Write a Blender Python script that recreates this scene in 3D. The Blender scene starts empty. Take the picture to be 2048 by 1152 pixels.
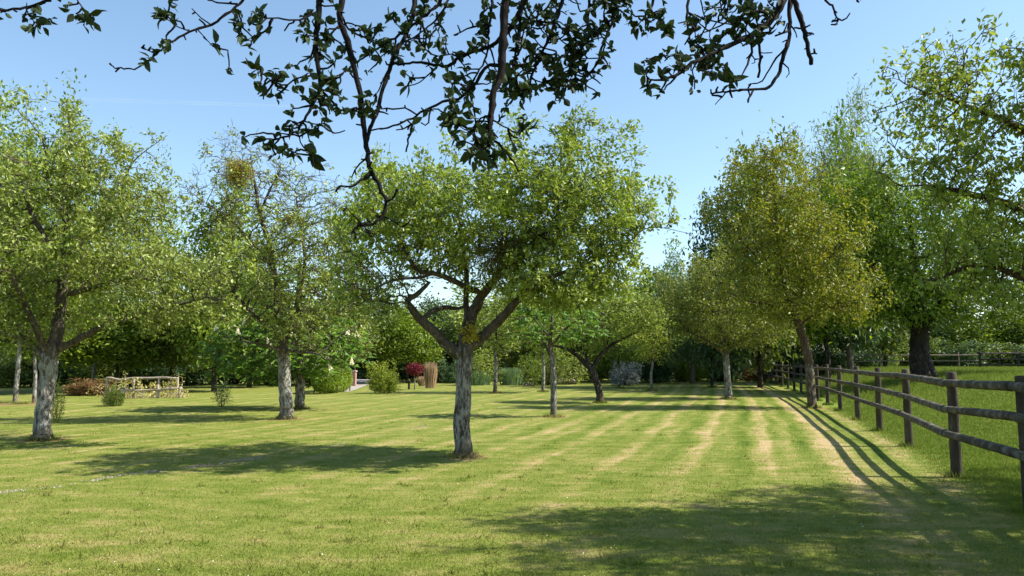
import bpy, math
import numpy as np
from mathutils import Vector, Matrix

# ------------------------------------------------------------------ camera, world, sun
scn = bpy.context.scene
R_ = math.radians
CAMH = 1.5; F = 1593.0; TH = math.atan(146/F)
cam_d = bpy.data.cameras.new('camera'); cam = bpy.data.objects.new('camera', cam_d)
scn.collection.objects.link(cam); scn.camera = cam
cam.location = (0, 0, CAMH); cam.rotation_euler = (R_(90)+TH, 0, 0)
cam_d.sensor_width = 36; cam_d.lens = 36*F/2048; cam_d.clip_end = 12000; cam_d.clip_start = 0.05
SUN_EL = R_(47); SUN_DIR = Vector((1, 0.0, 0)).normalized()
sv = Vector((SUN_DIR.x*math.cos(SUN_EL), SUN_DIR.y*math.cos(SUN_EL), math.sin(SUN_EL)))
w = bpy.data.worlds.new('World'); scn.world = w; w.use_nodes = True
nt = w.node_tree; nt.nodes.clear()
sky = nt.nodes.new('ShaderNodeTexSky'); sky.sky_type = 'NISHITA'; sky.sun_disc = False
sky.sun_elevation = SUN_EL; sky.sun_rotation = math.atan2(SUN_DIR.x, SUN_DIR.y)
sky.air_density = 1.0; sky.dust_density = 0.5; sky.ozone_density = 2.4; sky.altitude = 0
bg = nt.nodes.new('ShaderNodeBackground'); bg.inputs['Strength'].default_value = 0.116
wo = nt.nodes.new('ShaderNodeOutputWorld')
hs = nt.nodes.new('ShaderNodeHueSaturation'); hs.inputs['Saturation'].default_value = .98; hs.inputs['Hue'].default_value = .492
nt.links.new(sky.outputs[0], hs.inputs['Color']); nt.links.new(hs.outputs[0], bg.inputs['Color']); nt.links.new(bg.outputs[0], wo.inputs['Surface'])
sl = bpy.data.lights.new('sun', 'SUN'); sl.energy = 5.0; sl.angle = R_(0.55); sl.color = (1, .95, .84)
so = bpy.data.objects.new('sun', sl); scn.collection.objects.link(so)
so.rotation_euler = sv.to_track_quat('Z', 'Y').to_euler(); so.location = (20, 0, 30)
vs = scn.view_settings; vs.view_transform = 'Standard'; vs.look = 'None'; vs.exposure = 1.0; vs.gamma = 1
scn.cycles.max_bounces = 6; scn.cycles.diffuse_bounces = 2; scn.cycles.transmission_bounces = 4
scn.cycles.transparent_max_bounces = 8

# ------------------------------------------------------------------ terrain + pixel helpers
def fx(y): return 2.455 + .33*y - .001*y*y          # the line the fence follows
def sstep(a, b, t):
    t = np.clip((t-a)/(b-a), 0, 1); return t*t*(3-2*t)
def gz(x, y):
    x = np.asarray(x, float); y = np.asarray(y, float)
    yy = np.clip(y, -20, 90)
    z = .82*sstep(.6, 7.5, x-fx(yy))
    z = z + .02*np.sin(x*.7+y*.31)*np.sin(y*.53-x*.2)
    return z
def ray(px, py):
    u = (px-1024)/F; v = (576-py)/F
    return np.array([u, math.cos(TH)-v*math.sin(TH), math.sin(TH)+v*math.cos(TH)])
def G(px, py):                                       # where a sight line meets the ground
    d = ray(px, py); t = 1.0
    for _ in range(60):
        p = d*t
        h = CAMH+p[2]-float(gz(p[0], p[1]))
        t += h/max(-d[2], .004)*.7
    p = d*t
    return np.array([p[0], p[1], float(gz(p[0], p[1]))])
def W(px, py, depth):                                # point on a sight line at a distance y
    d = ray(px, py); t = depth/d[1]; return np.array([d[0]*t, depth, CAMH+d[2]*t])
def at(px, depth):
    x = W(px, 722, depth)[0]; return np.array([x, depth, float(gz(x, depth))])

# ------------------------------------------------------------------ object helpers
def link(o): scn.collection.objects.link(o); return o
def tag(o, label, cat, group=None, kind=None):
    if label: o['label'] = label
    if cat: o['category'] = cat
    if group: o['group'] = group
    if kind: o['kind'] = kind
    return o
def empty(name, loc, label, cat, group=None, rz=0):
    o = bpy.data.objects.new(name, None); o.location = [float(c) for c in loc]; o.rotation_euler = (0, 0, rz)
    o.empty_display_size = .2
    link(o); return tag(o, label, cat, group)
def mesh_np(name, V, faces_v, counts, mat, parent=None, attr=None, smooth=False, loc=None):
    me = bpy.data.meshes.new(name)
    V = np.asarray(V, np.float32); fv = np.asarray(faces_v, np.int32).ravel()
    counts = np.asarray(counts, np.int32)
    me.vertices.add(len(V)); me.vertices.foreach_set('co', V.ravel())
    me.loops.add(len(fv)); me.loops.foreach_set('vertex_index', fv)
    me.polygons.add(len(counts))
    st = np.concatenate([[0], np.cumsum(counts)[:-1]]).astype(np.int32)
    me.polygons.foreach_set('loop_start', st)
    me.polygons.foreach_set('loop_total', counts)
    me.polygons.foreach_set('use_smooth', np.full(len(counts), smooth))
    if attr is not None:
        a = me.attributes.new('lv', 'FLOAT', 'FACE'); a.data.foreach_set('value', np.asarray(attr, np.float32))
    me.update(calc_edges=True)
    if mat: me.materials.append(mat)
    o = bpy.data.objects.new(name, me); link(o)
    if parent: o.parent = parent
    if loc is not None: o.location = [float(c) for c in loc]
    return o
def unit(v): return v/np.maximum(np.linalg.norm(v, axis=-1, keepdims=True), 1e-9)

# ------------------------------------------------------------------ materials
def mat_new(name):
    m = bpy.data.materials.new(name); m.use_nodes = True; m.node_tree.nodes.clear(); return m, m.node_tree
def nd(nt, t, **k):
    n = nt.nodes.new(t)
    for a, b in k.items(): setattr(n, a, b)
    return n
def ramp(nt, stops, fac=None, interp='LINEAR'):
    r = nt.nodes.new('ShaderNodeValToRGB'); r.color_ramp.interpolation = interp
    e = r.color_ramp.elements
    while len(e) < len(stops): e.new(.5)
    for el, (p, c) in zip(e, stops): el.position = p; el.color = (c[0], c[1], c[2], 1)
    if fac is not None: nt.links.new(fac, r.inputs[0])
    return r
def noise(nt, vec, scale, detail=3, rough=.55):
    n = nt.nodes.new('ShaderNodeTexNoise'); n.inputs['Scale'].default_value = scale
    n.inputs['Detail'].default_value = detail; n.inputs['Roughness'].default_value = rough
    if vec is not None: nt.links.new(vec, n.inputs['Vector'])
    return n
def math_(nt, op, a, b=None, c=None, clamp=False):
    n = nt.nodes.new('ShaderNodeMath'); n.operation = op; n.use_clamp = clamp
    for i, v in enumerate((a, b, c)):
        if v is None: continue
        if isinstance(v, (int, float)): n.inputs[i].default_value = v
        else: nt.links.new(v, n.inputs[i])
    return n.outputs[0]
def mixc(nt, f, a, b):
    n = nt.nodes.new('ShaderNodeMix'); n.data_type = 'RGBA'
    for s, v in ((0, f), (6, a), (7, b)):
        if isinstance(v, (int, float)): n.inputs[s].default_value = v
        elif isinstance(v, tuple): n.inputs[s].default_value = (*v, 1)
        else: nt.links.new(v, n.inputs[s])
    return n.outputs[2]
def leaf_mat(name, stops, trans=.38, tint=(1.15, 1.15, .55), rough=.45, spec=.35):
    m, nt = mat_new(name)
    a = nd(nt, 'ShaderNodeAttribute', attribute_name='lv')
    r = ramp(nt, stops, a.outputs['Fac'])
    tc = nd(nt, 'ShaderNodeTexCoord'); n = noise(nt, tc.outputs['Object'], .9, 2)
    v = math_(nt, 'MULTIPLY_ADD', n.outputs['Fac'], 1.5, .80)
    mul = nd(nt, 'ShaderNodeVectorMath', operation='SCALE')
    nt.links.new(r.outputs[0], mul.inputs[0]); nt.links.new(v, mul.inputs['Scale'])
    p = nd(nt, 'ShaderNodeBsdfPrincipled'); p.inputs['Roughness'].default_value = rough
    p.inputs['Specular IOR Level'].default_value = spec
    nt.links.new(mul.outputs[0], p.inputs['Base Color'])
    t = nd(nt, 'ShaderNodeBsdfTranslucent')
    ml = nd(nt, 'ShaderNodeVectorMath', operation='MULTIPLY'); ml.inputs[1].default_value = tint
    nt.links.new(mul.outputs[0], ml.inputs[0]); nt.links.new(ml.outputs[0], t.inputs['Color'])
    mx = nd(nt, 'ShaderNodeMixShader'); mx.inputs[0].default_value = trans
    nt.links.new(p.outputs[0], mx.inputs[1]); nt.links.new(t.outputs[0], mx.inputs[2])
    o = nd(nt, 'ShaderNodeOutputMaterial'); nt.links.new(mx.outputs[0], o.inputs[0])
    return m
def simple_mat(name, stops, scale=3, stretch=(1, 1, 1), rough=.8, bump=.3, bscale=None, spec=.2, detail=5):
    m, nt = mat_new(name)
    tc = nd(nt, 'ShaderNodeTexCoord'); mp = nd(nt, 'ShaderNodeMapping'); mp.inputs['Scale'].default_value = stretch
    nt.links.new(tc.outputs['Object'], mp.inputs[0])
    n = noise(nt, mp.outputs[0], scale, detail, .62); r = ramp(nt, stops, n.outputs['Fac'])
    p = nd(nt, 'ShaderNodeBsdfPrincipled'); p.inputs['Roughness'].default_value = rough
    p.inputs['Specular IOR Level'].default_value = spec
    nt.links.new(r.outputs[0], p.inputs['Base Color'])
    if bump:
        n2 = noise(nt, mp.outputs[0], bscale or scale*4, 4, .6)
        b = nd(nt, 'ShaderNodeBump'); b.inputs['Strength'].default_value = bump; b.inputs['Distance'].default_value = .02
        nt.links.new(n2.outputs['Fac'], b.inputs['Height']); nt.links.new(b.outputs[0], p.inputs['Normal'])
    o = nd(nt, 'ShaderNodeOutputMaterial'); nt.links.new(p.outputs[0], o.inputs[0])
    return m
def bark_mat(name, dark, mid, lichen, amount=.5, moss=(.09, .065, .02), lichen_top=2.2):
    m, nt = mat_new(name)
    tc = nd(nt, 'ShaderNodeTexCoord'); mp = nd(nt, 'ShaderNodeMapping'); mp.inputs['Scale'].default_value = (1, 1, .35)
    nt.links.new(tc.outputs['Object'], mp.inputs[0])
    n1 = noise(nt, mp.outputs[0], 9, 5, .7); base = ramp(nt, [(.35, dark), (.65, mid)], n1.outputs['Fac'])
    n2 = noise(nt, mp.outputs[0], 17, 6, .8)
    sep = nd(nt, 'ShaderNodeSeparateXYZ'); nt.links.new(tc.outputs['Object'], sep.inputs[0])
    fade = nd(nt, 'ShaderNodeMapRange'); fade.inputs['From Min'].default_value = lichen_top-.9; fade.inputs['From Max'].default_value = lichen_top+.6
    fade.inputs['To Min'].default_value = 0; fade.inputs['To Max'].default_value = .4
    nt.links.new(sep.outputs['Z'], fade.inputs['Value'])
    th = math_(nt, 'SUBTRACT', n2.outputs['Fac'], fade.outputs[0])
    lm = ramp(nt, [(.56-.22*amount, (0, 0, 0)), (.66-.22*amount, (1, 1, 1))], th)
    n4 = noise(nt, tc.outputs['Object'], 30, 3, .6)
    lc = mixc(nt, n4.outputs['Fac'], lichen, tuple(c*.62 for c in lichen))
    c1 = mixc(nt, lm.outputs[0], base.outputs[0], lc)
    n3 = noise(nt, tc.outputs['Object'], 5, 3)
    mz = nd(nt, 'ShaderNodeMapRange'); mz.inputs['From Min'].default_value = .03; mz.inputs['From Max'].default_value = .32
    mz.inputs['To Min'].default_value = .75; mz.inputs['To Max'].default_value = 0
    nt.links.new(sep.outputs['Z'], mz.inputs['Value'])
    mf = math_(nt, 'ADD', mz.outputs[0], math_(nt, 'MULTIPLY', math_(nt, 'SUBTRACT', n3.outputs['Fac'], .56), 2.2, None, True), None, True)
    c2 = mixc(nt, mf, c1, moss)
    p = nd(nt, 'ShaderNodeBsdfPrincipled'); p.inputs['Roughness'].default_value = .9; p.inputs['Specular IOR Level'].default_value = .15
    nt.links.new(c2, p.inputs['Base Color'])
    vo = nd(nt, 'ShaderNodeTexVoronoi'); vo.inputs['Scale'].default_value = 26; nt.links.new(mp.outputs[0], vo.inputs['Vector'])
    hs = math_(nt, 'ADD', vo.outputs['Distance'], n2.outputs['Fac'])
    b = nd(nt, 'ShaderNodeBump'); b.inputs['Strength'].default_value = .8; b.inputs['Distance'].default_value = .02
    nt.links.new(hs, b.inputs['Height']); nt.links.new(b.outputs[0], p.inputs['Normal'])
    o = nd(nt, 'ShaderNodeOutputMaterial'); nt.links.new(p.outputs[0], o.inputs[0])
    return m

def lawn_mat(name, blade):
    m, nt = mat_new(name)
    g = nd(nt, 'ShaderNodeNewGeometry'); sep = nd(nt, 'ShaderNodeSeparateXYZ'); nt.links.new(g.outputs['Position'], sep.inputs[0])
    X, Y = sep.outputs['X'], sep.outputs['Y']
    flat = nd(nt, 'ShaderNodeCombineXYZ'); nt.links.new(X, flat.inputs[0]); nt.links.new(Y, flat.inputs[1])
    # u is constant along lines that run with the fence
    u = math_(nt, 'ADD', math_(nt, 'SUBTRACT', X, math_(nt, 'MULTIPLY', Y, .33)), math_(nt, 'MULTIPLY', math_(nt, 'MULTIPLY', Y, Y), .001))
    nw = noise(nt, flat.outputs[0], .25, 2)
    uw = math_(nt, 'ADD', u, math_(nt, 'MULTIPLY', nw.outputs['Fac'], .55))
    s1 = math_(nt, 'SINE', math_(nt, 'MULTIPLY', uw, 2*math.pi/1.15))
    s2 = math_(nt, 'SINE', math_(nt, 'MULTIPLY', uw, 2*math.pi/.575))
    cu = nd(nt, 'ShaderNodeCombineXYZ'); nt.links.new(uw, cu.inputs[0]); nt.links.new(math_(nt, 'MULTIPLY', Y, .11), cu.inputs[1])
    nline = noise(nt, cu.outputs[0], 3.4, 3, .6)
    # patches: stretched across the view direction of mowing
    mp = nd(nt, 'ShaderNodeMapping'); mp.inputs['Scale'].default_value = (.55, 1.0, 1); mp.inputs['Rotation'].default_value = (0, 0, .12)
    nt.links.new(flat.outputs[0], mp.inputs[0])
    p1 = noise(nt, mp.outputs[0], .55, 5, .62); p2 = noise(nt, mp.outputs[0], 2.9, 6, .72); p3 = noise(nt, flat.outputs[0], 38, 3, .7)
    p4 = noise(nt, flat.outputs[0], 9, 4, .7)
    # stripe weight: strong from 8 m on
    sw = nd(nt, 'ShaderNodeMapRange'); sw.inputs['From Min'].default_value = 7; sw.inputs['From Max'].default_value = 13
    nt.links.new(Y, sw.inputs['Value'])
    onlawn = math_(nt, 'MULTIPLY', math_(nt, 'SUBTRACT', 3.15, math_(nt, 'ADD', u, math_(nt, 'MULTIPLY', p4.outputs['Fac'], .9))), 1.5, None, True)
    st = math_(nt, 'ADD', math_(nt, 'MULTIPLY', s1, .055), math_(nt, 'MULTIPLY', s2, .045))
    st = math_(nt, 'ADD', st, math_(nt, 'MULTIPLY', math_(nt, 'SUBTRACT', nline.outputs['Fac'], .5), .40))
    ln_ = math_(nt, 'POWER', math_(nt, 'MAXIMUM', s1, 0), 14)
    st = math_(nt, 'ADD', st, math_(nt, 'MULTIPLY', ln_, .065))
    lf_ = nd(nt, 'ShaderNodeMapRange'); lf_.inputs['From Min'].default_value = -7; lf_.inputs['From Max'].default_value = 1; lf_.inputs['To Min'].default_value = .4
    nt.links.new(u, lf_.inputs['Value']); st = math_(nt, 'MULTIPLY', math_(nt, 'MULTIPLY', st, lf_.outputs[0]), math_(nt, 'MULTIPLY_ADD', p1.outputs['Fac'], 2.6, -.1))
    st = math_(nt, 'MULTIPLY', math_(nt, 'MULTIPLY', st, sw.outputs[0]), onlawn)
    val = math_(nt, 'ADD', math_(nt, 'MULTIPLY', p1.outputs['Fac'], .24), math_(nt, 'MULTIPLY', p2.outputs['Fac'], .66))
    val = math_(nt, 'ADD', val, math_(nt, 'MULTIPLY', p4.outputs['Fac'], .10))
    val = math_(nt, 'ADD', val, st)
    # pasture beyond the fence is greener
    val = math_(nt, 'SUBTRACT', val, math_(nt, 'MULTIPLY', math_(nt, 'SUBTRACT', 1, onlawn), .05))
    # worn strip along the fence
    wr = math_(nt, 'ABSOLUTE', math_(nt, 'SUBTRACT', u, 1.25))
    wr = math_(nt, 'MULTIPLY', math_(nt, 'SUBTRACT', 1, math_(nt, 'MULTIPLY', wr, 1.8), None, True), .07)
    val = math_(nt, 'ADD', val, wr)
    col = ramp(nt, [(.30, (.068, .110, .012)), (.42, (.128, .166, .025)), (.52, (.190, .208, .045)), (.60, (.28, .245, .085)), (.70, (.40, .305, .155))], val)
    pas = mixc(nt, math_(nt, 'MULTIPLY', math_(nt, 'SUBTRACT', 1, onlawn), .42), col.outputs[0], (.15, .22, .030))
    grain = math_(nt, 'MULTIPLY_ADD', p3.outputs['Fac'], .7, .65)
    if blade:
        a = nd(nt, 'ShaderNodeAttribute', attribute_name='lv')
        grain = math_(nt, 'MULTIPLY_ADD', a.outputs['Fac'], .55, .85)
    sc = nd(nt, 'ShaderNodeVectorMath', operation='SCALE'); nt.links.new(pas, sc.inputs[0]); nt.links.new(grain, sc.inputs['Scale'])
    c = sc.outputs[0]
    # bare earth rings round trunks
    if not blade:
        acc = None
        for (bx, by, br) in EARTH:
            d = nd(nt, 'ShaderNodeVectorMath', operation='DISTANCE'); nt.links.new(flat.outputs[0], d.inputs[0]); d.inputs[1].default_value = (bx, by, 0)
            q = math_(nt, 'SUBTRACT', 1, math_(nt, 'DIVIDE', d.outputs['Value'], br), None, True)
            acc = q if acc is None else math_(nt, 'MAXIMUM', acc, q)
        acc = math_(nt, 'MULTIPLY', acc, math_(nt, 'MULTIPLY_ADD', p4.outputs['Fac'], 4, .2), None, True)
        c = mixc(nt, acc, c, (.24, .15, .075))
    p = nd(nt, 'ShaderNodeBsdfPrincipled'); p.inputs['Roughness'].default_value = .8; p.inputs['Specular IOR Level'].default_value = .06
    nt.links.new(c, p.inputs['Base Color'])
    o = nd(nt, 'ShaderNodeOutputMaterial')
    if blade:
        t = nd(nt, 'ShaderNodeBsdfTranslucent'); nt.links.new(c, t.inputs['Color'])
        mx = nd(nt, 'ShaderNodeMixShader'); mx.inputs[0].default_value = .35
        nt.links.new(p.outputs[0], mx.inputs[1]); nt.links.new(t.outputs[0], mx.inputs[2]); nt.links.new(mx.outputs[0], o.inputs[0])
    else:
        hb = math_(nt, 'ADD', p3.outputs['Fac'], math_(nt, 'MULTIPLY', p4.outputs['Fac'], 1.0))
        b = nd(nt, 'ShaderNodeBump'); b.inputs['Strength'].default_value = .7; b.inputs['Distance'].default_value = .04
        nt.links.new(hb, b.inputs['Height']); nt.links.new(b.outputs[0], p.inputs['Normal'])
        nt.links.new(p.outputs[0], o.inputs[0])
    return m

# trunk foot positions, used for ground wear too
FEET = dict(centre=G(927, 914), left=G(84, 880), second=G(572, 838), chestnut=G(600, 818), slim=G(990, 787), slimb=G(1086, 784),
            young=G(1107, 834), lean=G(1200, 806), sapa=G(1238, 776), sapb=G(1303, 781), orchard=G(1457, 798), darktrunk=G(1424, 774),
            bronze=G(1624, 816), lefta=G(40, 808))
EARTH = [(FEET[k][0], FEET[k][1], r) for k, r in (('centre', .42), ('left', .5), ('second', .6), ('young', .5), ('lefta', 1.1), ('orchard', .5), ('sapb', .6), ('bronze', .6), ('slim', .5))]

L_APPLE = leaf_mat('apple_leaf', [(0, (.075, .108, .016)), (.45, (.148, .195, .030)), (.8, (.25, .300, .070)), (1, (.38, .42, .18))], .34)
L_APPLE2 = leaf_mat('old_apple_leaf', [(0, (.085, .112, .018)), (.5, (.162, .202, .036)), (.8, (.27, .305, .10)), (1, (.42, .44, .26))], .33)
L_GREEN = leaf_mat('bright_leaf', [(0, (.06, .095, .010)), (.5, (.115, .165, .016)), (1, (.20, .25, .03))], .4)
L_MID = leaf_mat('mid_leaf', [(0, (.048, .070, .012)), (.5, (.085, .115, .020)), (1, (.15, .18, .04))], .35)
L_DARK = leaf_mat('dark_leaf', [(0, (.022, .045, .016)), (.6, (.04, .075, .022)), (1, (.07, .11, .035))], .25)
L_BLUE = leaf_mat('grey_green_leaf', [(0, (.04, .075, .035)), (.6, (.075, .125, .055)), (1, (.13, .18, .085))], .3)
L_YEL = leaf_mat('yellow_leaf', [(0, (.13, .16, .02)), (.6, (.21, .25, .03)), (1, (.34, .36, .06))], .4)
L_OAK = leaf_mat('oak_leaf', [(0, (.05, .082, .008)), (.5, (.098, .152, .012)), (1, (.18, .23, .025))], .36)
L_BRONZE = leaf_mat('bronze_leaf', [(0, (.070, .090, .010)), (.45, (.145, .178, .016)), (.8, (.22, .205, .028)), (1, (.24, .18, .035))], .36, (1.15, 1.05, .5))
L_WILLOW = leaf_mat('willow_leaf', [(0, (.10, .13, .05)), (.6, (.15, .19, .08)), (1, (.22, .25, .12))], .35)
L_CHEST = leaf_mat('chestnut_leaf', [(0, (.045, .09, .010)), (.5, (.085, .16, .018)), (1, (.17, .26, .04))], .4)
L_NEAR = leaf_mat('shaded_pear_leaf', [(0, (.012, .022, .009)), (.6, (.020, .034, .013)), (1, (.034, .052, .019))], .15, rough=.65, spec=.2)  # shade under the crown is put into this dark leaf colour
L_MISTLE = leaf_mat('mistletoe_leaf', [(0, (.15, .13, .012)), (.6, (.27, .225, .02)), (1, (.42, .34, .05))], .3)
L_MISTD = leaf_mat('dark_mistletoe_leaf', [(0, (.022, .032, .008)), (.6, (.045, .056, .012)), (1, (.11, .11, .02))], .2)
L_RED = leaf_mat('red_leaf', [(0, (.07, .006, .010)), (1, (.15, .014, .022))], .3, (1.2, .6, .6))
L_STRAW = leaf_mat('straw', [(0, (.20, .13, .075)), (.6, (.33, .225, .14)), (1, (.44, .33, .21))], .3, (1, 1, 1))
L_BROWN = leaf_mat('dry_brown_leaf', [(0, (.09, .05, .02)), (.6, (.17, .10, .04)), (1, (.25, .17, .07))], .3, (1, 1, 1))
L_REED = leaf_mat('reed_leaf', [(0, (.09, .14, .07)), (1, (.18, .25, .13))], .3)
L_SILVER = leaf_mat('silver_leaf', [(0, (.07, .09, .075)), (.6, (.16, .18, .17)), (1, (.42, .43, .43))], .25, (1, 1, 1))
L_VINE = leaf_mat('vine_leaf', [(0, (.20, .17, .04)), (.6, (.33, .30, .07)), (1, (.45, .36, .13))], .35)
L_WHITE = leaf_mat('cream_petal', [(0, (.6, .55, .42)), (1, (.8, .76, .62))], .3, (1, 1, 1))
B_APPLE = bark_mat('lichen_bark', (.035, .026, .021), (.125, .10, .08), (.36, .345, .31), .46, lichen_top=2.3)
B_PALE = bark_mat('pale_lichen_bark', (.045, .034, .027), (.145, .118, .094), (.39, .375, .335), .54, lichen_top=2.3)
B_DARK = bark_mat('dark_bark', (.018, .013, .01), (.05, .038, .028), (.14, .13, .11), .25)
B_BROWN = bark_mat('brown_bark', (.05, .032, .02), (.13, .088, .055), (.27, .25, .2), .35)
B_NEAR = bark_mat('shaded_bark', (.005, .004, .004), (.014, .010, .009), (.03, .027, .025), .12, moss=(.02, .014, .01))  # near-black base colour carries the shade on the overhead branches
LAWN = lawn_mat('mown_lawn', False); BLADE = lawn_mat('lawn_blades', True)
WOOD = simple_mat('weathered_rail', [(.3, (.032, .026, .018)), (.52, (.085, .072, .052)), (.72, (.21, .19, .155))], 7, (1, 1, 1), .85, .5, 30)
WOODP = simple_mat('weathered_post', [(.3, (.028, .021, .014)), (.55, (.068, .054, .037)), (.8, (.15, .128, .092))], 8, (1, 1, .3), .85, .5, 30)
WOODF = simple_mat('old_field_rail', [(.3, (.09, .07, .05)), (.7, (.22, .18, .13))], 5)
WOODD = simple_mat('tarred_rail', [(.3, (.025, .02, .017)), (.7, (.06, .05, .042))], 5)
LOG = simple_mat('peeled_log', [(.3, (.20, .15, .11)), (.55, (.36, .30, .24)), (.8, (.5, .44, .38))], 8, bump=.5)
BRICK_PLAIN = None

# ------------------------------------------------------------------ wood and leaves
def tube_mesh(chains, rng, rough=0.0):
    V = []; Fv = []; cnt = []; base = 0
    for P, R in chains:
        n = len(P)
        if n < 2: continue
        rm = R.max()
        k = 3 if rm < .006 else 4 if rm < .02 else 6 if rm < .05 else 9 if rm < .1 else 14
        T = np.empty_like(P); T[1:-1] = P[2:]-P[:-2]; T[0] = P[1]-P[0]; T[-1] = P[-1]-P[-2]
        T = unit(T); mt = unit(T.mean(0)+1e-6)
        ref = np.eye(3)[np.argmin(np.abs(mt))]
        A = unit(np.cross(T, ref)); B = np.cross(T, A)
        ang = np.arange(k)*2*math.pi/k
        rr = R[:, None]*np.ones((n, k))
        if rough and rm > .03:
            lob = 1+rough*(np.sin(ang*2+rng.uniform(0, 6))+.7*np.sin(ang*3+rng.uniform(0, 6)+np.arange(n)[:, None]*.15))
            rr = rr*lob*(1+rng.normal(0, rough*.45, (n, k)))
        ring = P[:, None, :]+rr[..., None]*(np.cos(ang)[None, :, None]*A[:, None, :]+np.sin(ang)[None, :, None]*B[:, None, :])
        V.append(ring.reshape(-1, 3))
        i = np.arange(n-1)[:, None]*k; j = np.arange(k)[None, :]; j2 = (j+1) % k
        q = np.stack([i+j, i+j2, i+k+j2, i+k+j], -1).reshape(-1, 4)+base
        Fv.append(q.ravel()); cnt.append(np.full(len(q), 4))
        Fv.append(np.arange(k)[::-1]*1+base+0); cnt.append([k])
        Fv.append(np.arange(k)+base+(n-1)*k); cnt.append([k])
        base += n*k
    return np.concatenate(V), np.concatenate(Fv), np.concatenate(cnt)

def leaf_quads(P, D, N, L, Wd, fold=.25):
    """pointed leaf of four corners, slightly folded"""
    S = unit(np.cross(D, N)); N2 = np.cross(S, D)
    L = L[:, None]; Wd = Wd[:, None]
    a = P; c = P+D*L; m = P+D*L*.45+N2*L*fold*.3
    V = np.stack([a, m+S*Wd*.5, c, m-S*Wd*.5], 1).reshape(-1, 3)
    n = len(P); return V, np.arange(n*4), np.full(n, 4)
def leaf_six(P, D, N, L, Wd, rng):
    """broader leaf: two folded halves with a midrib and a pointed, curling tip"""
    S = unit(np.cross(D, N)); U = np.cross(S, D)
    n = len(P); L = L[:, None]; Wd = Wd[:, None]
    curl = rng.uniform(-.05, .35, (n, 1)); f = rng.uniform(.08, .35, (n, 1))
    def pt(t, s, h): return P+D*L*t+S*Wd*s-U*L*curl*t*t+U*Wd*h*f
    pts = [pt(0, 0, 0), pt(.22, .36, .8), pt(.5, .5, 1), pt(.78, .27, .6), pt(1.0, 0, 0), pt(.78, -.27, .6), pt(.5, -.5, 1), pt(.22, -.36, .8), pt(.5, 0, 0), pt(.8, 0, 0), pt(.22, 0, 0)]
    V = np.stack(pts, 1).reshape(-1, 3)
    fc = [[0, 1, 10], [10, 1, 2, 8], [8, 2, 3, 9], [9, 3, 4], [0, 10, 7], [10, 8, 6, 7], [8, 9, 5, 6], [9, 4, 5]]
    o = (np.arange(n)*11)[:, None]
    Fv = np.concatenate([(o+np.array(f_)[None]) for f_ in fc], 1).ravel()
    cnt = np.tile([len(f_) for f_ in fc], n)
    return V, Fv, cnt

def colonize(pos, par, att, step, dk, iters, rng, jit=.25, trop=0.0, di=1e9):
    pos = [np.array(p, float) for p in pos]; par = list(par)
    Pn = np.array(pos); near = np.zeros(len(att), int); dist = np.full(len(att), 1e9)
    for s in range(0, len(Pn), 200):
        d = np.linalg.norm(att[:, None]-Pn[None, s:s+200], axis=2); m = d.min(1); a = d.argmin(1)+s
        u = m < dist; dist[u] = m[u]; near[u] = a[u]
    alive = dist > dk; kids = {}
    for it in range(iters):
        act = alive & (dist < di)
        if not act.any(): break
        idx = near[act]; vec = unit(att[act]-Pn[idx])
        un, inv = np.unique(idx, return_inverse=True)
        acc = np.zeros((len(un), 3)); np.add.at(acc, inv, vec)
        acc = unit(acc)+rng.normal(0, jit, acc.shape); acc[:, 2] += trop
        new = Pn[un]+unit(acc)*step
        keep = np.array([kids.get(i, 0) < 4 for i in un])
        un = un[keep]; new = new[keep]
        if len(un) == 0: break
        for i in un: kids[i] = kids.get(i, 0)+1
        b = len(Pn); Pn = np.vstack([Pn, new]); par += list(un)
        ai = np.where(alive)[0]
        for s in range(0, len(new), 300):
            d = np.linalg.norm(att[ai][:, None]-new[None, s:s+300], axis=2); m = d.min(1); a = d.argmin(1)+b+s
            u = m < dist[ai]; dist[ai[u]] = m[u]; near[ai[u]] = a[u]
        alive &= dist > dk
    return Pn, np.array(par)

def catmull(P, n):
    P = np.asarray(P, float); 
    if len(P) < 3: 
        t = np.linspace(0, 1, n)[:, None]; return P[0]*(1-t)+P[-1]*t
    Q = np.vstack([2*P[0]-P[1], P, 2*P[-1]-P[-2]]); out = []
    seg = np.linspace(0, len(P)-1, n)
    for s in seg:
        i = min(int(s), len(P)-2); t = s-i; a, b, c, d = Q[i:i+4]
        out.append(.5*((2*b)+(c-a)*t+(2*a-5*b+4*c-d)*t*t+(3*b-a-3*c+d)*t**3))
    return np.array(out)

def seed_limbs(limbs, step, rng, wob=.0):
    pos = []; par = []; rad = []
    for L in limbs:
        L = np.asarray(L, float)
        ln = np.linalg.norm(np.diff(L[:, :3], axis=0), axis=1).sum(); n = max(3, int(ln/step)+1)
        C = catmull(L, n); C[:, 3] = np.maximum(C[:, 3], .004)
        if wob: C[1:, :3] += rng.normal(0, wob, (n-1, 3))*np.minimum(C[1:, 3:4]*6, 1)
        if not pos:
            for i in range(n): pos.append(C[i, :3]); par.append(i-1); rad.append(C[i, 3])
        else:
            A = np.array(pos); j = int(np.linalg.norm(A-C[0, :3], axis=1).argmin()); prev = j
            for i in range(1, n): pos.append(C[i, :3]); par.append(prev); rad.append(C[i, 3]); prev = len(pos)-1
    return pos, par, rad

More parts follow.
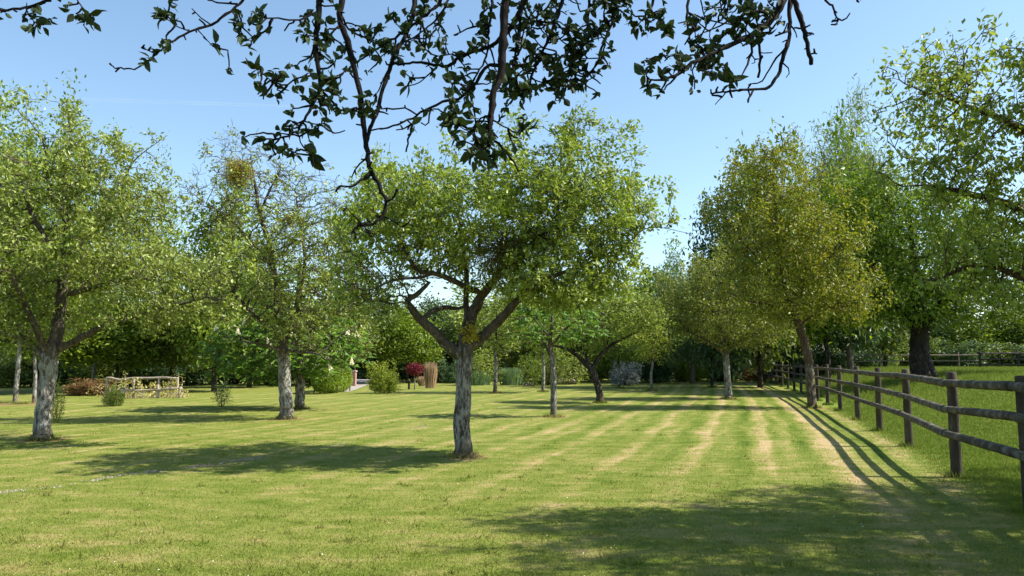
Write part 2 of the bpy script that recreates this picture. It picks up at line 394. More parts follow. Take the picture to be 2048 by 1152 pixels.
def radii(par, seed_r, n, tip, p):
    acc = np.zeros(n)
    r = np.zeros(n)
    for i in range(n-1, -1, -1):
        r[i] = max(tip, acc[i]**(1/p) if acc[i] > 0 else tip)
        if i < len(seed_r): r[i] = seed_r[i]
        if par[i] >= 0: acc[par[i]] += r[i]**p
    for i in range(len(seed_r), n):
        r[i] = min(r[i], r[par[i]]*.92)
    return r

def chains_of(pos, par, r):
    n = len(pos); best = np.full(n, -1)
    for i in range(1, n):
        p = par[i]
        if p >= 0 and (best[p] < 0 or r[i] > r[best[p]]): best[p] = i
    out = []
    for i in range(n):
        if i == 0 or best[par[i]] != i:
            c = [] if i == 0 else [par[i]]
            j = i
            while j >= 0: c.append(j); j = best[j]
            P = pos[c]; rr = r[c].copy()
            if i != 0: rr[0] = min(rr[0], rr[1]*1.25)
            out.append((P, rr))
    return out

def ell_points(ells, n, rng, shell=.0):
    """ells: (cx,cy,cz, rx,ry,rz, weight)"""
    E = np.array(ells, float); wv = E[:, 6]/E[:, 6].sum()
    k = rng.choice(len(E), n, p=wv); d = unit(rng.normal(size=(n, 3))); rr = rng.uniform(shell**3, 1, n)**(1/3)
    return E[k, :3]+d*rr[:, None]*E[k, 3:6]

def build_wood(parent, pos, par, r, mat, rng, rough=.05, split=.035, tname='trunk'):
    ch = chains_of(pos, par, r)
    big = [c for c in ch if c[1].max() > split]; small = [c for c in ch if c[1].max() <= split]
    V, Fv, c = tube_mesh(big if big else ch, rng, rough); mesh_np(tname, V, Fv, c, mat, parent, smooth=True)
    if big and small:
        V, Fv, c = tube_mesh(small, rng); mesh_np('branches', V, Fv, c, mat, parent, smooth=True)

def crown_leaves(pos, par, r, rng, rmax, per, L, spread, droop=0.0, dens=None, up=1.2, aspect=.5, kind='quad', outw=None):
    idx = np.where(r <= rmax)[0]; idx = idx[idx > 0]
    if dens is not None: idx = idx[rng.uniform(size=len(idx)) < dens(pos[idx])]
    k = rng.poisson(per, len(idx)); ii = np.repeat(idx, k)
    tan = unit(pos[ii]-pos[par[ii]])
    P = pos[ii]+rng.normal(0, spread, (len(ii), 3))
    D = unit(tan*.6+rng.normal(0, .75, (len(ii), 3))+np.array([0, 0, -droop]))
    N = unit(rng.normal(0, .75, (len(ii), 3))+np.array([0, 0, up]))
    ln = L*rng.uniform(.6, 1.35, len(ii))
    lv = np.clip(rng.beta(2, 2.6, len(ii)), 0, 1)
    if kind == 'palm':
        m = 6; C = np.repeat(P, m, 0); n = len(C)
        az0 = np.repeat(rng.uniform(0, 6.28, len(P)), m)
        az = az0+np.tile(np.linspace(-1.9, 1.9, m), len(P))+rng.normal(0, .1, n)
        dr = np.repeat(rng.uniform(.15, 1.1, len(P)), m)
        D = unit(np.stack([np.cos(az), np.sin(az), -dr], 1)); N = unit(np.array([0, 0, 1])+rng.normal(0, .15, (n, 3)))
        ln = np.repeat(ln, m)*np.tile([.6, .85, 1, 1, .85, .6], len(P)); lv = np.repeat(lv, m)
        V, Fv, c = leaf_quads(C, D, N, ln, ln*.34, -.3); return V, Fv, c, lv
    V, Fv, c = leaf_quads(P, D, N, ln, ln*aspect)
    return V, Fv, c, lv

def tree(name, label, cat, base, limbs, ells, natt, step, dk, seed, bark, leafm, group=None, tip=.004, p=2.4, rmax=.012, per=5, L=.06,
         spread=.06, droop=.1, dens=None, kind='quad', aspect=.5, iters=90, jit=.25, trop=.05, rough=.05, twigs=0, twl=.12, up=1.2, sprouts=0, gaps=.26, gapw=.8, root=None, rz=0, split=.035):
    rng = np.random.default_rng(seed)
    t = root or empty(name, base, label, cat, group, rz)
    pos, par, rad = seed_limbs(limbs, step*.8, rng, .012)
    if sprouts:
        E_ = np.array(ells, float); tot = E_[:, 6].sum(); ex = []
        for _ in range(sprouts):
            e_ = E_[rng.choice(len(E_), p=E_[:, 6]/tot)]; d_ = unit(rng.normal(size=3)*[1, 1, .6]+[0, 0, .75]); l_ = step*rng.uniform(1.5, 6.5)
            c_ = e_[:3]+d_*e_[3:6]; ex.append((*(c_+d_*l_*.4+[0, 0, l_*.3]), step*.7, step*.7, l_*.8, tot*.0013*l_/step))
        ells = list(ells)+ex
    att = ell_points(ells, natt, rng, .3)
    if gaps:
        ext = float(np.mean([max(e_[3:6]) for e_ in np.array(ells, float)[:3]])); q_ = att/(ext*gapw); s_ = 0
        for _ in range(5): d_ = unit(rng.normal(size=3)); s_ = s_+np.sin(q_@d_*6.28+rng.uniform(0, 6))
        att = att[s_ > np.quantile(s_, gaps)]
    Pn, par = colonize(pos, par, att, step, dk, iters, rng, jit, trop)
    if twigs:
        n = len(Pn); nk = np.bincount(par[par >= 0], minlength=n)
        cand = np.arange(len(rad), n); c = np.repeat(cand, rng.poisson(twigs, len(cand)))
        tan = unit(Pn[c]-Pn[par[c]]); d = unit(tan*.5+rng.normal(0, .7, (len(c), 3))+[0, 0, .1])
        a = Pn[c]+d*twl*rng.uniform(.5, 1.2, (len(c), 1)); d2 = unit(d+rng.normal(0, .45, d.shape)); b = a+d2*twl*rng.uniform(.4, 1, (len(c), 1))
        Pn = np.vstack([Pn, a, b]); par = np.concatenate([par, c, np.arange(n, n+len(c))])
    r = radii(par, np.array(rad), len(Pn), tip, p)
    build_wood(t, Pn, par, r, bark, rng, rough, split)
    V, Fv, c, lv = crown_leaves(Pn, par, r, rng, rmax, per, L, spread, droop, dens, up, aspect, kind)
    o = mesh_np('crown', V, Fv, c, leafm, t, attr=lv)
    return t, Pn, par, r

def copy_tree(o, label=None, group=None, leaf=None, bark=None):
    c = o.copy(); link(c)
    if label: c['label'] = label
    if group: c['group'] = group
    for ch in o.children:
        d = ch.copy(); link(d); d.parent = c
        mt = leaf if ch.name.split('.')[0] in ('crown', 'foliage') else bark
        if mt:
            d.material_slots[0].link = 'OBJECT'; d.material_slots[0].material = mt
    return c

# ------------------------------------------------------------------ ground
def axis(lo, hi, a, b, s):
    mid = np.arange(a, b+s/2, s); k = np.arange(1, 40); g = s*k*1.28**k
    l = a-g[(a-g) > lo]; h = b+g[(b+g) < hi]
    return np.concatenate([[lo], l[::-1], mid, h, [hi]])
xs = axis(-6000, 6000, -40, 60, .5); ys = axis(-1500, 9000, -5, 90, .5)
XX, YY = np.meshgrid(xs, ys); ZZ = gz(XX, YY)
V = np.stack([XX, YY, ZZ], -1).reshape(-1, 3); nx = len(xs); ny = len(ys)
i = np.arange(ny-1)[:, None]*nx; j = np.arange(nx-1)[None]
q = np.stack([i+j, i+j+1, i+nx+j+1, i+nx+j], -1).reshape(-1, 4)
g_o = mesh_np('ground', V, q, np.full(len(q), 4), LAWN, smooth=True)
tag(g_o, 'mown lawn with stripes and dry straw patches running along the fence', None, kind='structure')

def grass_mesh(name, P, h, wd, rng, mat, lean=.5):
    n = len(P); az = rng.uniform(0, 6.28, n); S = np.stack([np.cos(az), np.sin(az), 0*az], 1)*wd[:, None]*.5
    l = rng.normal(0, lean, (n, 2))*h[:, None]
    tip = P+np.stack([l[:, 0], l[:, 1], h], 1)
    V = np.stack([P-S, P+S, tip], 1).reshape(-1, 3)
    return mesh_np(name, V, np.arange(3*n), np.full(n, 3), mat, attr=rng.uniform(size=n))
rng = np.random.default_rng(5)
n = 330000; py = 735+ (1290-735)*rng.uniform(0, 1, n)**.75; d = CAMH*F/(py-718); d = d[(d < 26)]; n = len(d)
x = rng.uniform(-.78, .78, n)*d
m = (x < fx(d)+.1+rng.normal(0, .15, n)); x = x[m]; d = d[m]
P = np.stack([x, d, gz(x, d)-.004], 1)
h = rng.uniform(.010, .026, len(x)); wd = .003+.0006*d
o = grass_mesh('lawn_grass', P, h, wd, rng, BLADE, .6); tag(o, 'short mown grass blades of the lawn', 'grass', kind='stuff')
n = 150000; d = rng.uniform(5, 26, n); x = fx(d)-.12+rng.normal(0, .14, n)+rng.uniform(0, 1, n)**1.2*(d*.78-fx(d)).clip(.5, 30)
P = np.stack([x, d, gz(x, d)-.004], 1); h = rng.uniform(.025, .07, n)*(.35+.65*sstep(-.1, .6, x-fx(d))); wd = .004+.0008*d
d2 = rng.uniform(26, 60, 90000); x2 = fx(d2)+rng.uniform(.05, 1, 90000)*(d2*.7-fx(d2)).clip(.5, 40)
P = np.vstack([P, np.stack([x2, d2, gz(x2, d2)-.01], 1)]); h = np.concatenate([h, rng.uniform(.1, .32, 90000)*sstep(26, 38, d2)+.06]); wd = np.concatenate([wd, np.full(90000, .035)])
o = grass_mesh('pasture_grass', P, h, wd, rng, BLADE, .35); tag(o, 'longer greener grass of the pasture beyond the rail fence', 'grass', kind='stuff')

k = 420; d = CAMH*F/(745+(1200-745)*rng.uniform(0, 1, k)-718); x = rng.uniform(-.7, .55, k)*d; kk = np.repeat(np.arange(k), 16); sp_ = np.repeat(rng.uniform(.02, .07, k), 16)
X_ = x[kk]+rng.normal(0, 1, len(kk))*sp_; Y_ = d[kk]+rng.normal(0, 1, len(kk))*sp_; P = np.stack([X_, Y_, gz(X_, Y_)-.004], 1)
o = grass_mesh('weeds', P, rng.uniform(.03, .065, len(kk)), np.full(len(kk), .012), rng, BLADE, .7); tag(o, 'small broad-leaved weeds and coarse tufts dotted in the mown lawn', 'weeds', kind='stuff')
# gravel seam that crosses the lawn
STONE = simple_mat('pale_stone', [(.3, (.20, .16, .11)), (.7, (.40, .34, .26))], 20, bump=.3)
def stones(P, s, rng, mat, name):
    n = len(P); base = np.array([[1, 0, 0], [-.5, .87, 0], [-.5, -.87, 0], [0, 0, .7], [.5, .87, .2], [.6, -.8, .25], [-1, 0, .2]])
    R = rng.uniform(.6, 1.4, (n, 7, 1)); V = P[:, None]+base[None]*R*s[:, None, None]
    az = rng.uniform(0, 6.28, n)
    fc = [[0, 4, 3], [4, 1, 3], [1, 6, 3], [6, 2, 3], [2, 5, 3], [5, 0, 3]]
    o = (np.arange(n)*7)[:, None]; Fv = np.concatenate([o+np.array(f)[None] for f in fc], 1).ravel()
    return mesh_np(name, V.reshape(-1, 3), Fv, np.full(n*6, 3), mat)
seam = [G(-60, 992), G(120, 972), G(250, 950), G(380, 935), G(520, 915), G(640, 897), G(760, 872), G(860, 850)]
C = catmull(np.array(seam), 400); k = rng.integers(0, 400, 2600)
dens = .5+.5*np.sin(k*.11)*np.sin(k*.043+1); k = k[rng.uniform(size=len(k)) < np.clip(dens**2*.9, .02, 1)*np.where(k < 260, 1, .4)]
P = C[k]+np.stack([rng.normal(0, .05, len(k)), rng.normal(0, .09, len(k)), np.zeros(len(k))], 1)
o = stones(P, rng.uniform(.006, .019, len(k)), rng, STONE, 'gravel'); tag(o, 'thin seam of pale gravel crossing the lawn', 'gravel', kind='stuff')
k = 500; d = CAMH*F/(735+(1200-735)*rng.uniform(0, 1, k)-718); x = rng.uniform(-.7, .7, k)*d; P = np.stack([x, d, gz(x, d)+.022], 1)
V, Fv, c = leaf_quads(P, unit(rng.normal(size=(k, 3))*[1, 1, .3]), unit(rng.normal(0, .4, (k, 3))+[0, 0, 1]), rng.uniform(.008, .016, k), rng.uniform(.006, .012, k))
o = mesh_np('fallen_petals', V, Fv, c, L_WHITE, attr=rng.uniform(size=k)); tag(o, 'tiny white petals scattered on the grass', 'petals', kind='stuff')
# drive beyond the brick pillar
DRIVE = simple_mat('pale_drive', [(.3, (.24, .215, .19)), (.7, (.36, .33, .30))], 3, bump=.1)
a, b = G(640, 790), G(722, 763)
dp = [W(700, 745, 60), G(655, 798), G(700, 778), G(722, 766), at(716, 62), at(735, 85)]
C = catmull(np.array([G(690, 784), G(704, 777), G(716, 770), at(719, 62), at(730, 90)]), 30); wdt = np.linspace(.25, 2.3, 30)
Vd = np.concatenate([np.stack([C[:, 0]-wdt/2, C[:, 1], gz(C[:, 0]-wdt/2, C[:, 1])+.012], 1), np.stack([C[:, 0]+wdt/2, C[:, 1], gz(C[:, 0]+wdt/2, C[:, 1])+.012], 1)])
qd = np.array([[i, i+30, i+31, i+1] for i in range(29)])
o = mesh_np('driveway', Vd, qd, np.full(29, 4), DRIVE); tag(o, 'pale driveway beyond the brick pillar', None, kind='structure')

# ------------------------------------------------------------------ main orchard trees
def loc(base, depth):
    """(px, py, dy, r) -> local coordinates of a tree whose foot is at base"""
    def f(px, py, dy=0, r=None):
        w_ = W(px, py, depth+dy)-base
        return (*w_, r) if r is not None else w_
    return f
def ell(f, px, py, dy, rx, ry_m, rz, wgt, depth):
    c = f(px, py, dy); s = depth/F
    return (*c, rx*s, ry_m, rz*s, wgt)

# centre tree
b = FEET['centre']; D = b[1]; f = loc(b, D)
limbs = [
 [(0, 0, -.05, .20), (0, 0, .05, .155), f(926, 870, 0, .132), f(926, 800, 0, .124), f(929, 740, 0, .122), f(930, 700, 0, .132), f(932, 676, 0, .115)],
 [f(925, 712, 0, .12), f(897, 694, -.05, .09), f(868, 662, -.15, .08), f(842, 640, -.2, .072), f(822, 615, -.25, .06), f(815, 602, -.25, .05), f(838, 585, -.3, .04), f(858, 565, -.3, .03)],
 [f(846, 640, -.2, .05), f(862, 624, -.1, .045), f(890, 615, .1, .04), f(915, 618, .3, .03), f(930, 612, .5, .02)],
 [f(932, 680, 0, .12), f(938, 645, .05, .1), f(952, 612, .1, .085), f(972, 580, .1, .07), f(1000, 545, .2, .055), f(1030, 500, .3, .035), f(1050, 450, .3, .02)],
 [f(966, 588, .1, .05), f(935, 575, -.1, .05), f(900, 558, -.3, .045), f(865, 546, -.5, .04), f(835, 540, -.6, .035), f(812, 505, -.6, .03), f(792, 470, -.6, .022), f(770, 440, -.6, .014)],
 [f(868, 546, -.5, .03), f(840, 555, -.6, .025), f(790, 560, -.8, .02), f(740, 580, -.9, .014)],
 [f(935, 660, 0, .05), f(932, 600, .3, .045), f(933, 540, .5, .04), f(925, 480, .6, .025), f(915, 420, .7, .014)],
 [f(938, 690, 0, .09), f(972, 668, 0, .075), f(1008, 632, -.1, .065), f(1045, 590, -.2, .05), f(1085, 562, -.3, .04), f(1140, 540, -.4, .025), f(1200, 520, -.4, .014)],
 [f(1045, 590, -.2, .04), f(1080, 520, -.4, .03), f(1110, 450, -.5, .02), f(1120, 350, -.4, .013), f(1125, 280, -.3, .009), f(1145, 215, -.3, .005)],
 [f(1100, 560, -.3, .02), f(1150, 600, -.6, .014), f(1165, 640, -.7, .008)],
 [f(1180, 525, -.4, .014), f(1250, 490, -.4, .01), f(1300, 455, -.5, .006), f(1385, 468, -.5, .004)],
]
E = lambda *a: ell(f, *a, D)
ells = [E(965, 425, 0, 235, 2.1, 95, 5), E(1150, 420, -.1, 135, 1.7, 100, 3), E(1240, 415, -.2, 85, .9, 40, .8), E(780, 385, -.1, 70, 1.2, 60, .9), E(750, 545, -.3, 75, 1.4, 95, 2.6),
        E(1130, 250, -.3, 28, .2, 62, .16), E(1090, 550, 0, 130, 1.6, 60, 2.0), E(1220, 530, 0, 60, .9, 65, 1.4), E(1130, 585, -.2, 90, 1.3, 35, 1.2), E(725, 590, -.3, 70, 1.3, 55, 1.5), E(800, 455, -.4, 110, 1.4, 70, 1.2), E(870, 510, -.2, 110, 1.4, 50, .7), E(1270, 330, 0, 22, .2, 20, .1)]
sx = D/F
def dens_c(P):
    px = 1024+(P[:, 0]+b0[0])/D*F; lo = (P[:, 2]/sx)
    top = 914-lo
    den = np.where((px < 900) & (top > 500), .24, .60)
    den = den*np.where((px > 900) & (px < 1000) & (top > 560), .6, 1)
    return den
b0 = b
tree('apple_tree', 'spreading apple tree with forked pale trunk, nearest in the middle of the lawn', 'tree', b, limbs, ells, 6400, .10, .13, 11, B_APPLE, L_APPLE, gaps=.24, gapw=.5,
     group='orchard trees on the lawn', per=8.5, L=.078, spread=.048, rmax=.009, dens=dens_c, sprouts=120, twigs=.9, twl=.10, tip=.0032, p=2.5, rough=.06)
# moss tufts / epiphytic leaves round the fork
def mistletoe(c, rad, seed, label, leafm, n=70, squash=1):
    rng = np.random.default_rng(seed); t = empty('mistletoe', c, label, 'mistletoe', 'mistletoe growing in the apple trees')
    chains = []; LP = []; LD = []
    for i in range(n):
        d = unit(rng.normal(size=3)); d[2] *= squash; p = np.zeros(3); pts = [p]
        for k in range(5): d = unit(d+rng.normal(0, .25, 3)+[0, 0, -.05]); p = p+d*rad/5*rng.uniform(.7, 1.15); pts.append(p)
        chains.append((np.array(pts), np.linspace(.006, .002, 6)))
        for q in pts[2:]:
            for _ in range(9): LP.append(q+rng.normal(0, rad*.12, 3)); LD.append(unit(d+rng.normal(0, .7, 3)))
    V, Fv, c_ = tube_mesh(chains, rng); mesh_np('stems', V, Fv, c_, L_BROWN, t, attr=None)
    LP = np.array(LP); LD = np.array(LD); nn = len(LP)
    V, Fv, c_ = leaf_quads(LP, LD, unit(rng.normal(size=(nn, 3))), rng.uniform(.03, .06, nn), np.full(nn, .016))
    mesh_np('foliage', V, Fv, c_, leafm, t, attr=rng.uniform(size=nn))
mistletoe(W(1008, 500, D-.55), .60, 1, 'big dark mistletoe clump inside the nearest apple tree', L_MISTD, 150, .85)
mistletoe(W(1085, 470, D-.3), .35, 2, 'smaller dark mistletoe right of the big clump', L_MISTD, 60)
mistletoe(W(940, 668, D-.1), .16, 3, 'yellowish mistletoe tuft in the fork of the nearest apple tree', L_MISTLE, 22)

# left apple tree
b = FEET['left']; D = b[1]; f = loc(b, D); E = lambda *a: ell(f, *a, D)
limbs = [
 [(0, 0, -.05, .24), (0, 0, .06, .175), f(86, 830, 0, .15), f(92, 770, 0, .155), f(98, 720, 0, .17), f(108, 690, 0, .135), f(118, 640, 0, .12), f(124, 580, .1, .10), f(130, 510, .2, .085), f(135, 440, .2, .06), f(128, 370, .2, .035), f(140, 290, .2, .018), f(135, 215, .2, .006)],
 [f(112, 700, 0, .08), f(150, 683, -.2, .07), f(200, 655, -.4, .06), f(270, 630, -.6, .045), f(330, 615, -.8, .03), f(400, 600, -.8, .015)],
 [f(92, 715, 0, .08), f(55, 680, .2, .07), f(10, 665, .3, .06), f(-60, 640, .4, .03)],
 [f(124, 590, .1, .06), f(170, 580, -.2, .05), f(220, 565, -.3, .04), f(270, 555, -.4, .03), f(330, 565, -.5, .015)],
 [f(130, 520, .2, .06), f(170, 480, .4, .05), f(215, 440, .6, .04), f(245, 370, .6, .025), f(270, 320, .6, .014), f(335, 270, .6, .005)],
 [f(128, 540, .2, .06), f(95, 480, .1, .05), f(60, 420, 0, .04), f(40, 340, 0, .02)],
 [f(134, 450, .2, .04), f(100, 380, -.4, .03), f(90, 300, -.6, .014)],
 [f(95, 712, 0, .07), f(70, 650, -.5, .06), f(40, 590, -.9, .04), f(10, 520, -1.2, .02)],
]
ells = [E(110, 430, 0, 190, 2.2, 110, 4), E(60, 520, -.3, 180, 2.2, 80, 3), E(350, 560, -.3, 110, 1.5, 60, 1.3), E(290, 625, -.7, 120, .9, 38, 1.0), E(430, 600, -.6, 60, 1.0, 45, .6), E(230, 500, .2, 110, 1.8, 110, 1.8), E(130, 320, .1, 110, 1.2, 70, 1.0), E(140, 235, .1, 22, .3, 50, .15), E(260, 330, .4, 60, .8, 60, .35), E(30, 640, -.2, 100, 1.6, 60, .9), E(-60, 500, 0, 90, 2, 120, 1.2)]
tree('apple_tree', 'tall old apple tree with thick white-lichened trunk at the left edge', 'tree', b, limbs, ells, 4600, .12, .15, 12, B_PALE, L_APPLE2,
     group='orchard trees on the lawn', per=8, L=.085, spread=.055, rmax=.0095, dens=lambda P: .55+0*P[:, 0], sprouts=110, twigs=1.0, twl=.12, tip=.0038, p=2.5, rough=.06)

# second old tree, with mistletoe ball
b = FEET['second']; D = b[1]; f = loc(b, D); E = lambda *a: ell(f, *a, D)
limbs = [
 [(0, 0, -.05, .23), (0, 0, .1, .18), f(571, 800, 0, .16), f(568, 750, 0, .15), f(566, 700, 0, .145), f(560, 660, 0, .12), f(556, 600, 0, .10), f(548, 540, 0, .08), f(540, 490, 0, .07), f(520, 430, 0, .055), f(512, 380, 0, .04), f(505, 340, 0, .02), f(500, 295, 0, .006)],
 [f(568, 690, 0, .07), f(585, 640, .3, .065), f(600, 580, .5, .055), f(610, 520, .6, .05), f(600, 450, .7, .035), f(590, 380, .7, .014)],
 [f(570, 700, 0, .06), f(600, 704, -.3, .045), f(640, 708, -.5, .02)],
 [f(562, 670, 0, .06), f(520, 640, -.4, .05), f(480, 600, -.6, .04), f(450, 560, -.6, .02)],
 [f(520, 430, 0, .04), f(535, 390, -.1, .03), f(560, 340, -.2, .012)],
 [f(548, 540, 0, .05), f(500, 480, -.3, .035), f(450, 430, -.4, .02), f(400, 400, -.4, .01)],
 [f(595, 600, .5, .04), f(650, 560, .3, .03), f(700, 520, .2, .014)],
 [f(565, 705, 0, .05), f(530, 690, -.5, .03), f(460, 680, -.8, .015)],
]
ells = [E(545, 500, 0, 120, 1.9, 110, 3), E(505, 370, 0, 80, 1.2, 70, 1.2), E(640, 470, 0, 75, 1.4, 90, 1.8), E(430, 430, -.2, 60, 1.0, 50, .6), E(470, 580, -.3, 80, 1.4, 80, 1.3), E(640, 610, 0, 80, 1.4, 70, 1.4), E(590, 670, -.5, 50, .8, 30, .4), E(690, 580, .2, 60, 1.2, 90, .8)]
D2 = D; b2 = b
def dens_s(P):
    px = 1024+(P[:, 0]+b2[0])/D2*F; top = 838-P[:, 2]*F/D2
    return np.where(top < 430, .10, np.where((px < 470) & (top < 500), .12, np.where(px > 640, .32, .30)))
tree('apple_tree', 'old half-bare apple tree carrying a round mistletoe ball, left of the middle', 'tree', b, limbs, ells, 3600, .13, .17, 13, B_PALE, L_APPLE2,
     group='orchard trees on the lawn', per=8.0, L=.092, spread=.065, rmax=.010, sprouts=110, dens=dens_s, twigs=1.5, twl=.15, tip=.005, p=2.5, rough=.06)
mistletoe(W(476, 346, D-.1), .43, 4, 'round golden mistletoe ball high in the half-bare apple tree', L_MISTLE, 230, .85)
mistletoe(W(575, 440, D-.4), .2, 5, 'small yellow-green mistletoe beside the middle limbs of the half-bare apple tree', L_MISTLE, 26)

# flowering horse chestnut behind the second tree
b = FEET['chestnut']; D = b[1]; f = loc(b, D); E = lambda *a: ell(f, *a, D)
limbs = [[(0, 0, -.05, .2), (0, 0, .1, .16), f(600, 760, 0, .14), f(598, 700, 0, .12), f(597, 600, 0, .09), f(600, 520, 0, .04)],
         [f(599, 730, 0, .07), f(540, 690, -.5, .05), f(470, 670, -.8, .02)], [f(599, 720, 0, .07), f(650, 680, -.5, .05), f(710, 660, -.6, .02)],
         [f(598, 690, 0, .06), f(560, 640, 1, .05), f(520, 600, 1.6, .02)]]
ells = [E(560, 690, 0, 130, 2.4, 65, 4), E(590, 600, 0, 115, 2.0, 80, 2), E(480, 705, 0, 70, 1.6, 50, 1.6), E(680, 690, 0, 60, 1.3, 60, 1.2), E(650, 735, -.6, 40, .8, 35, .6), E(545, 735, -.2, 70, 1.6, 35, 1.2)]
ch, Pn, par, r = tree('horse_chestnut', 'broad horse chestnut with cream flower spikes behind the half-bare apple tree', 'tree', b, limbs, ells, 2100, .20, .22, 14, B_APPLE, L_CHEST,
     group='horse chestnuts on the lawn', gaps=.1, per=2.0, L=.19, spread=.12, rmax=.02, kind='palm', tip=.008)
rng = np.random.default_rng(77)
fs = []
cand = np.where((r < .012) & (Pn[:, 1] < -.2))[0]; pick = rng.choice(cand, 26, replace=False)
P6 = []; 
for i_ in range(60):
    t_ = i_/60; a_ = i_*2.4; P6.append((math.cos(a_)*.045*(1-t_), math.sin(a_)*.045*(1-t_), .22*t_))
P6 = np.array(P6); Vx, Fx, cx = leaf_quads(P6, unit(P6*[1, 1, .2]+[0, 0, .02]), unit(rng.normal(size=(60, 3))), np.full(60, .05), np.full(60, .045))
proto = None
for i_ in pick:
    if proto is None: o = proto = mesh_np('flower_spike', Vx, Fx, cx, L_WHITE, ch, attr=rng.uniform(size=60))
    else: o = proto.copy(); link(o); o.parent = ch
    o.location = Pn[i_]+np.array([0, -.15, .05]); o.rotation_euler = (rng.normal(0, .2), rng.normal(0, .2), rng.uniform(0, 6))

# young chestnut right of the centre tree
b = FEET['young']; D = b[1]; f = loc(b, D); E = lambda *a: ell(f, *a, D)
limbs = [[(0, 0, -.05, .12), (0, 0, .1, .095), f(1107, 780, 0, .085), f(1105, 730, 0, .08), f(1100, 690, 0, .06), f(1104, 640, 0, .04), f(1104, 570, 0, .015)],
         [f(1105, 720, 0, .05), f(1093, 695, .1, .04), f(1070, 660, .2, .02)], [f(1104, 690, 0, .04), f(1140, 650, -.3, .03), f(1180, 630, -.4, .012)],
         [f(1104, 680, 0, .035), f(1070, 640, -.5, .02), f(1050, 610, -.7, .01)]]
ells = [E(1105, 640, 0, 95, 1.3, 55, 3), E(1105, 585, 0, 60, .8, 45, 1), E(1190, 660, 0, 38, .6, 30, .6), E(1050, 650, 0, 40, .7, 40, .6)]
tree('horse_chestnut', 'young horse chestnut with hanging bright leaves on a slim pale trunk', 'tree', b, limbs, ells, 520, .15, .17, 15, B_APPLE, L_CHEST,
     group='horse chestnuts on the lawn', per=1.5, L=.17, spread=.08, rmax=.016, kind='palm', tip=.006)

# leaning apple
b = FEET['lean']; D = b[1]; f = loc(b, D); E = lambda *a: ell(f, *a, D)
limbs = [[(0, 0, -.05, .16), (0, 0, .1, .14), f(1198, 780, 0, .125), f(1188, 752, 0, .12), f(1180, 735, 0, .12), f(1172, 728, 0, .1), f(1155, 712, 0, .07), f(1130, 697, -.2, .05), f(1100, 690, -.3, .02)],
         [f(1183, 738, 0, .09), f(1200, 712, 0, .075), f(1222, 690, .1, .06), f(1245, 678, .1, .04), f(1275, 665, .1, .02)], [f(1176, 728, 0, .06), f(1172, 712, .3, .05), f(1160, 690, .5, .03)],
         [f(1212, 700, 0, .04), f(1220, 660, .3, .03), f(1225, 620, .4, .014)]]
ells = [E(1230, 640, 0, 75, 1.5, 40, 2.2), E(1170, 670, .3, 60, 1.2, 30, 1), E(1290, 630, 0, 45, 1, 45, 1), E(1235, 600, 0, 45, 1, 30, .6)]
tree('apple_tree', 'low apple tree leaning left on a dark curved trunk', 'tree', b, limbs, ells, 1700, .13, .16, 16, B_DARK, L_APPLE,
     group='orchard trees on the lawn', per=5, L=.085, spread=.07, rmax=.012, twigs=.8, twl=.14, tip=.005)

# orchard tree by the fence end
b = FEET['orchard']; D = b[1]; f = loc(b, D); E = lambda *a: ell(f, *a, D)
limbs = [[(0, 0, -.05, .17), (0, 0, .1, .145), f(1456, 770, 0, .13), f(1453, 735, 0, .12), f(1452, 712, 0, .11), f(1450, 680, 0, .08), f(1455, 620, 0, .05), f(1460, 560, 0, .02)],
         [f(1452, 712, 0, .06), f(1420, 685, -.3, .05), f(1370, 660, -.5, .02)], [f(1452, 705, 0, .06), f(1495, 675, -.3, .05), f(1540, 655, -.5, .02)]]
ells = [E(1455, 630, 0, 110, 2.2, 65, 4), E(1370, 620, 0, 50, 1.2, 60, 1), E(1440, 560, 0, 70, 1.4, 45, 1.4), E(1520, 660, 0, 55, 1.2, 40, 1)]
L_ORCH = leaf_mat('orchard_leaf', [(0, (.075, .095, .016)), (.45, (.135, .165, .028)), (.8, (.23, .235, .07)), (1, (.38, .34, .17))], .38)
tree('apple_tree', 'wide apple tree with bronze-tinged leaves on a short pale trunk left of the fence end', 'tree', b, limbs, ells, 3200, .15, .18, 17, B_PALE, L_ORCH,
     group='orchard trees on the lawn', sprouts=80, per=6.5, L=.105, spread=.08, rmax=.012, twigs=.6, twl=.16, tip=.005)

# bronze tree leaning beside the fence
b = FEET['bronze']; D = b[1]; f = loc(b, D); E = lambda *a: ell(f, *a, D)
limbs = [[(0, 0, -.05, .19), (0, 0, .12, .155), f(1620, 760, 0, .14), f(1615, 710, 0, .14), f(1603, 665, 0, .14), f(1590, 625, 0, .13), f(1577, 600, 0, .11), f(1566, 550, 0, .09), f(1556, 480, 0, .07), f(1550, 400, 0, .04), f(1545, 310, 0, .01)],
         [f(1580, 605, 0, .07), f(1620, 560, .2, .05), f(1665, 510, .3, .03), f(1700, 470, .3, .014)], [f(1570, 570, 0, .05), f(1520, 520, -.3, .04), f(1470, 470, -.4, .014)],
         [f(1590, 625, 0, .05), f(1540, 610, -.4, .04), f(1480, 600, -.6, .015)], [f(1558, 500, 0, .04), f(1590, 430, -.3, .03), f(1610, 370, -.3, .01)],
         [f(1598, 650, 0, .045), f(1650, 620, -.3, .03), f(1710, 610, -.5, .012)]]
ells = [E(1560, 480, 0, 105, 1.9, 110, 4), E(1545, 350, 0, 50, 1.0, 60, 1), E(1640, 500, 0, 80, 1.6, 90, 2), E(1590, 600, 0, 120, 1.8, 60, 2.4), E(1450, 430, 0, 50, .8, 50, .6), E(1500, 560, 0, 70, 1.3, 50, 1), E(1700, 600, 0, 50, 1.1, 50, .8)]
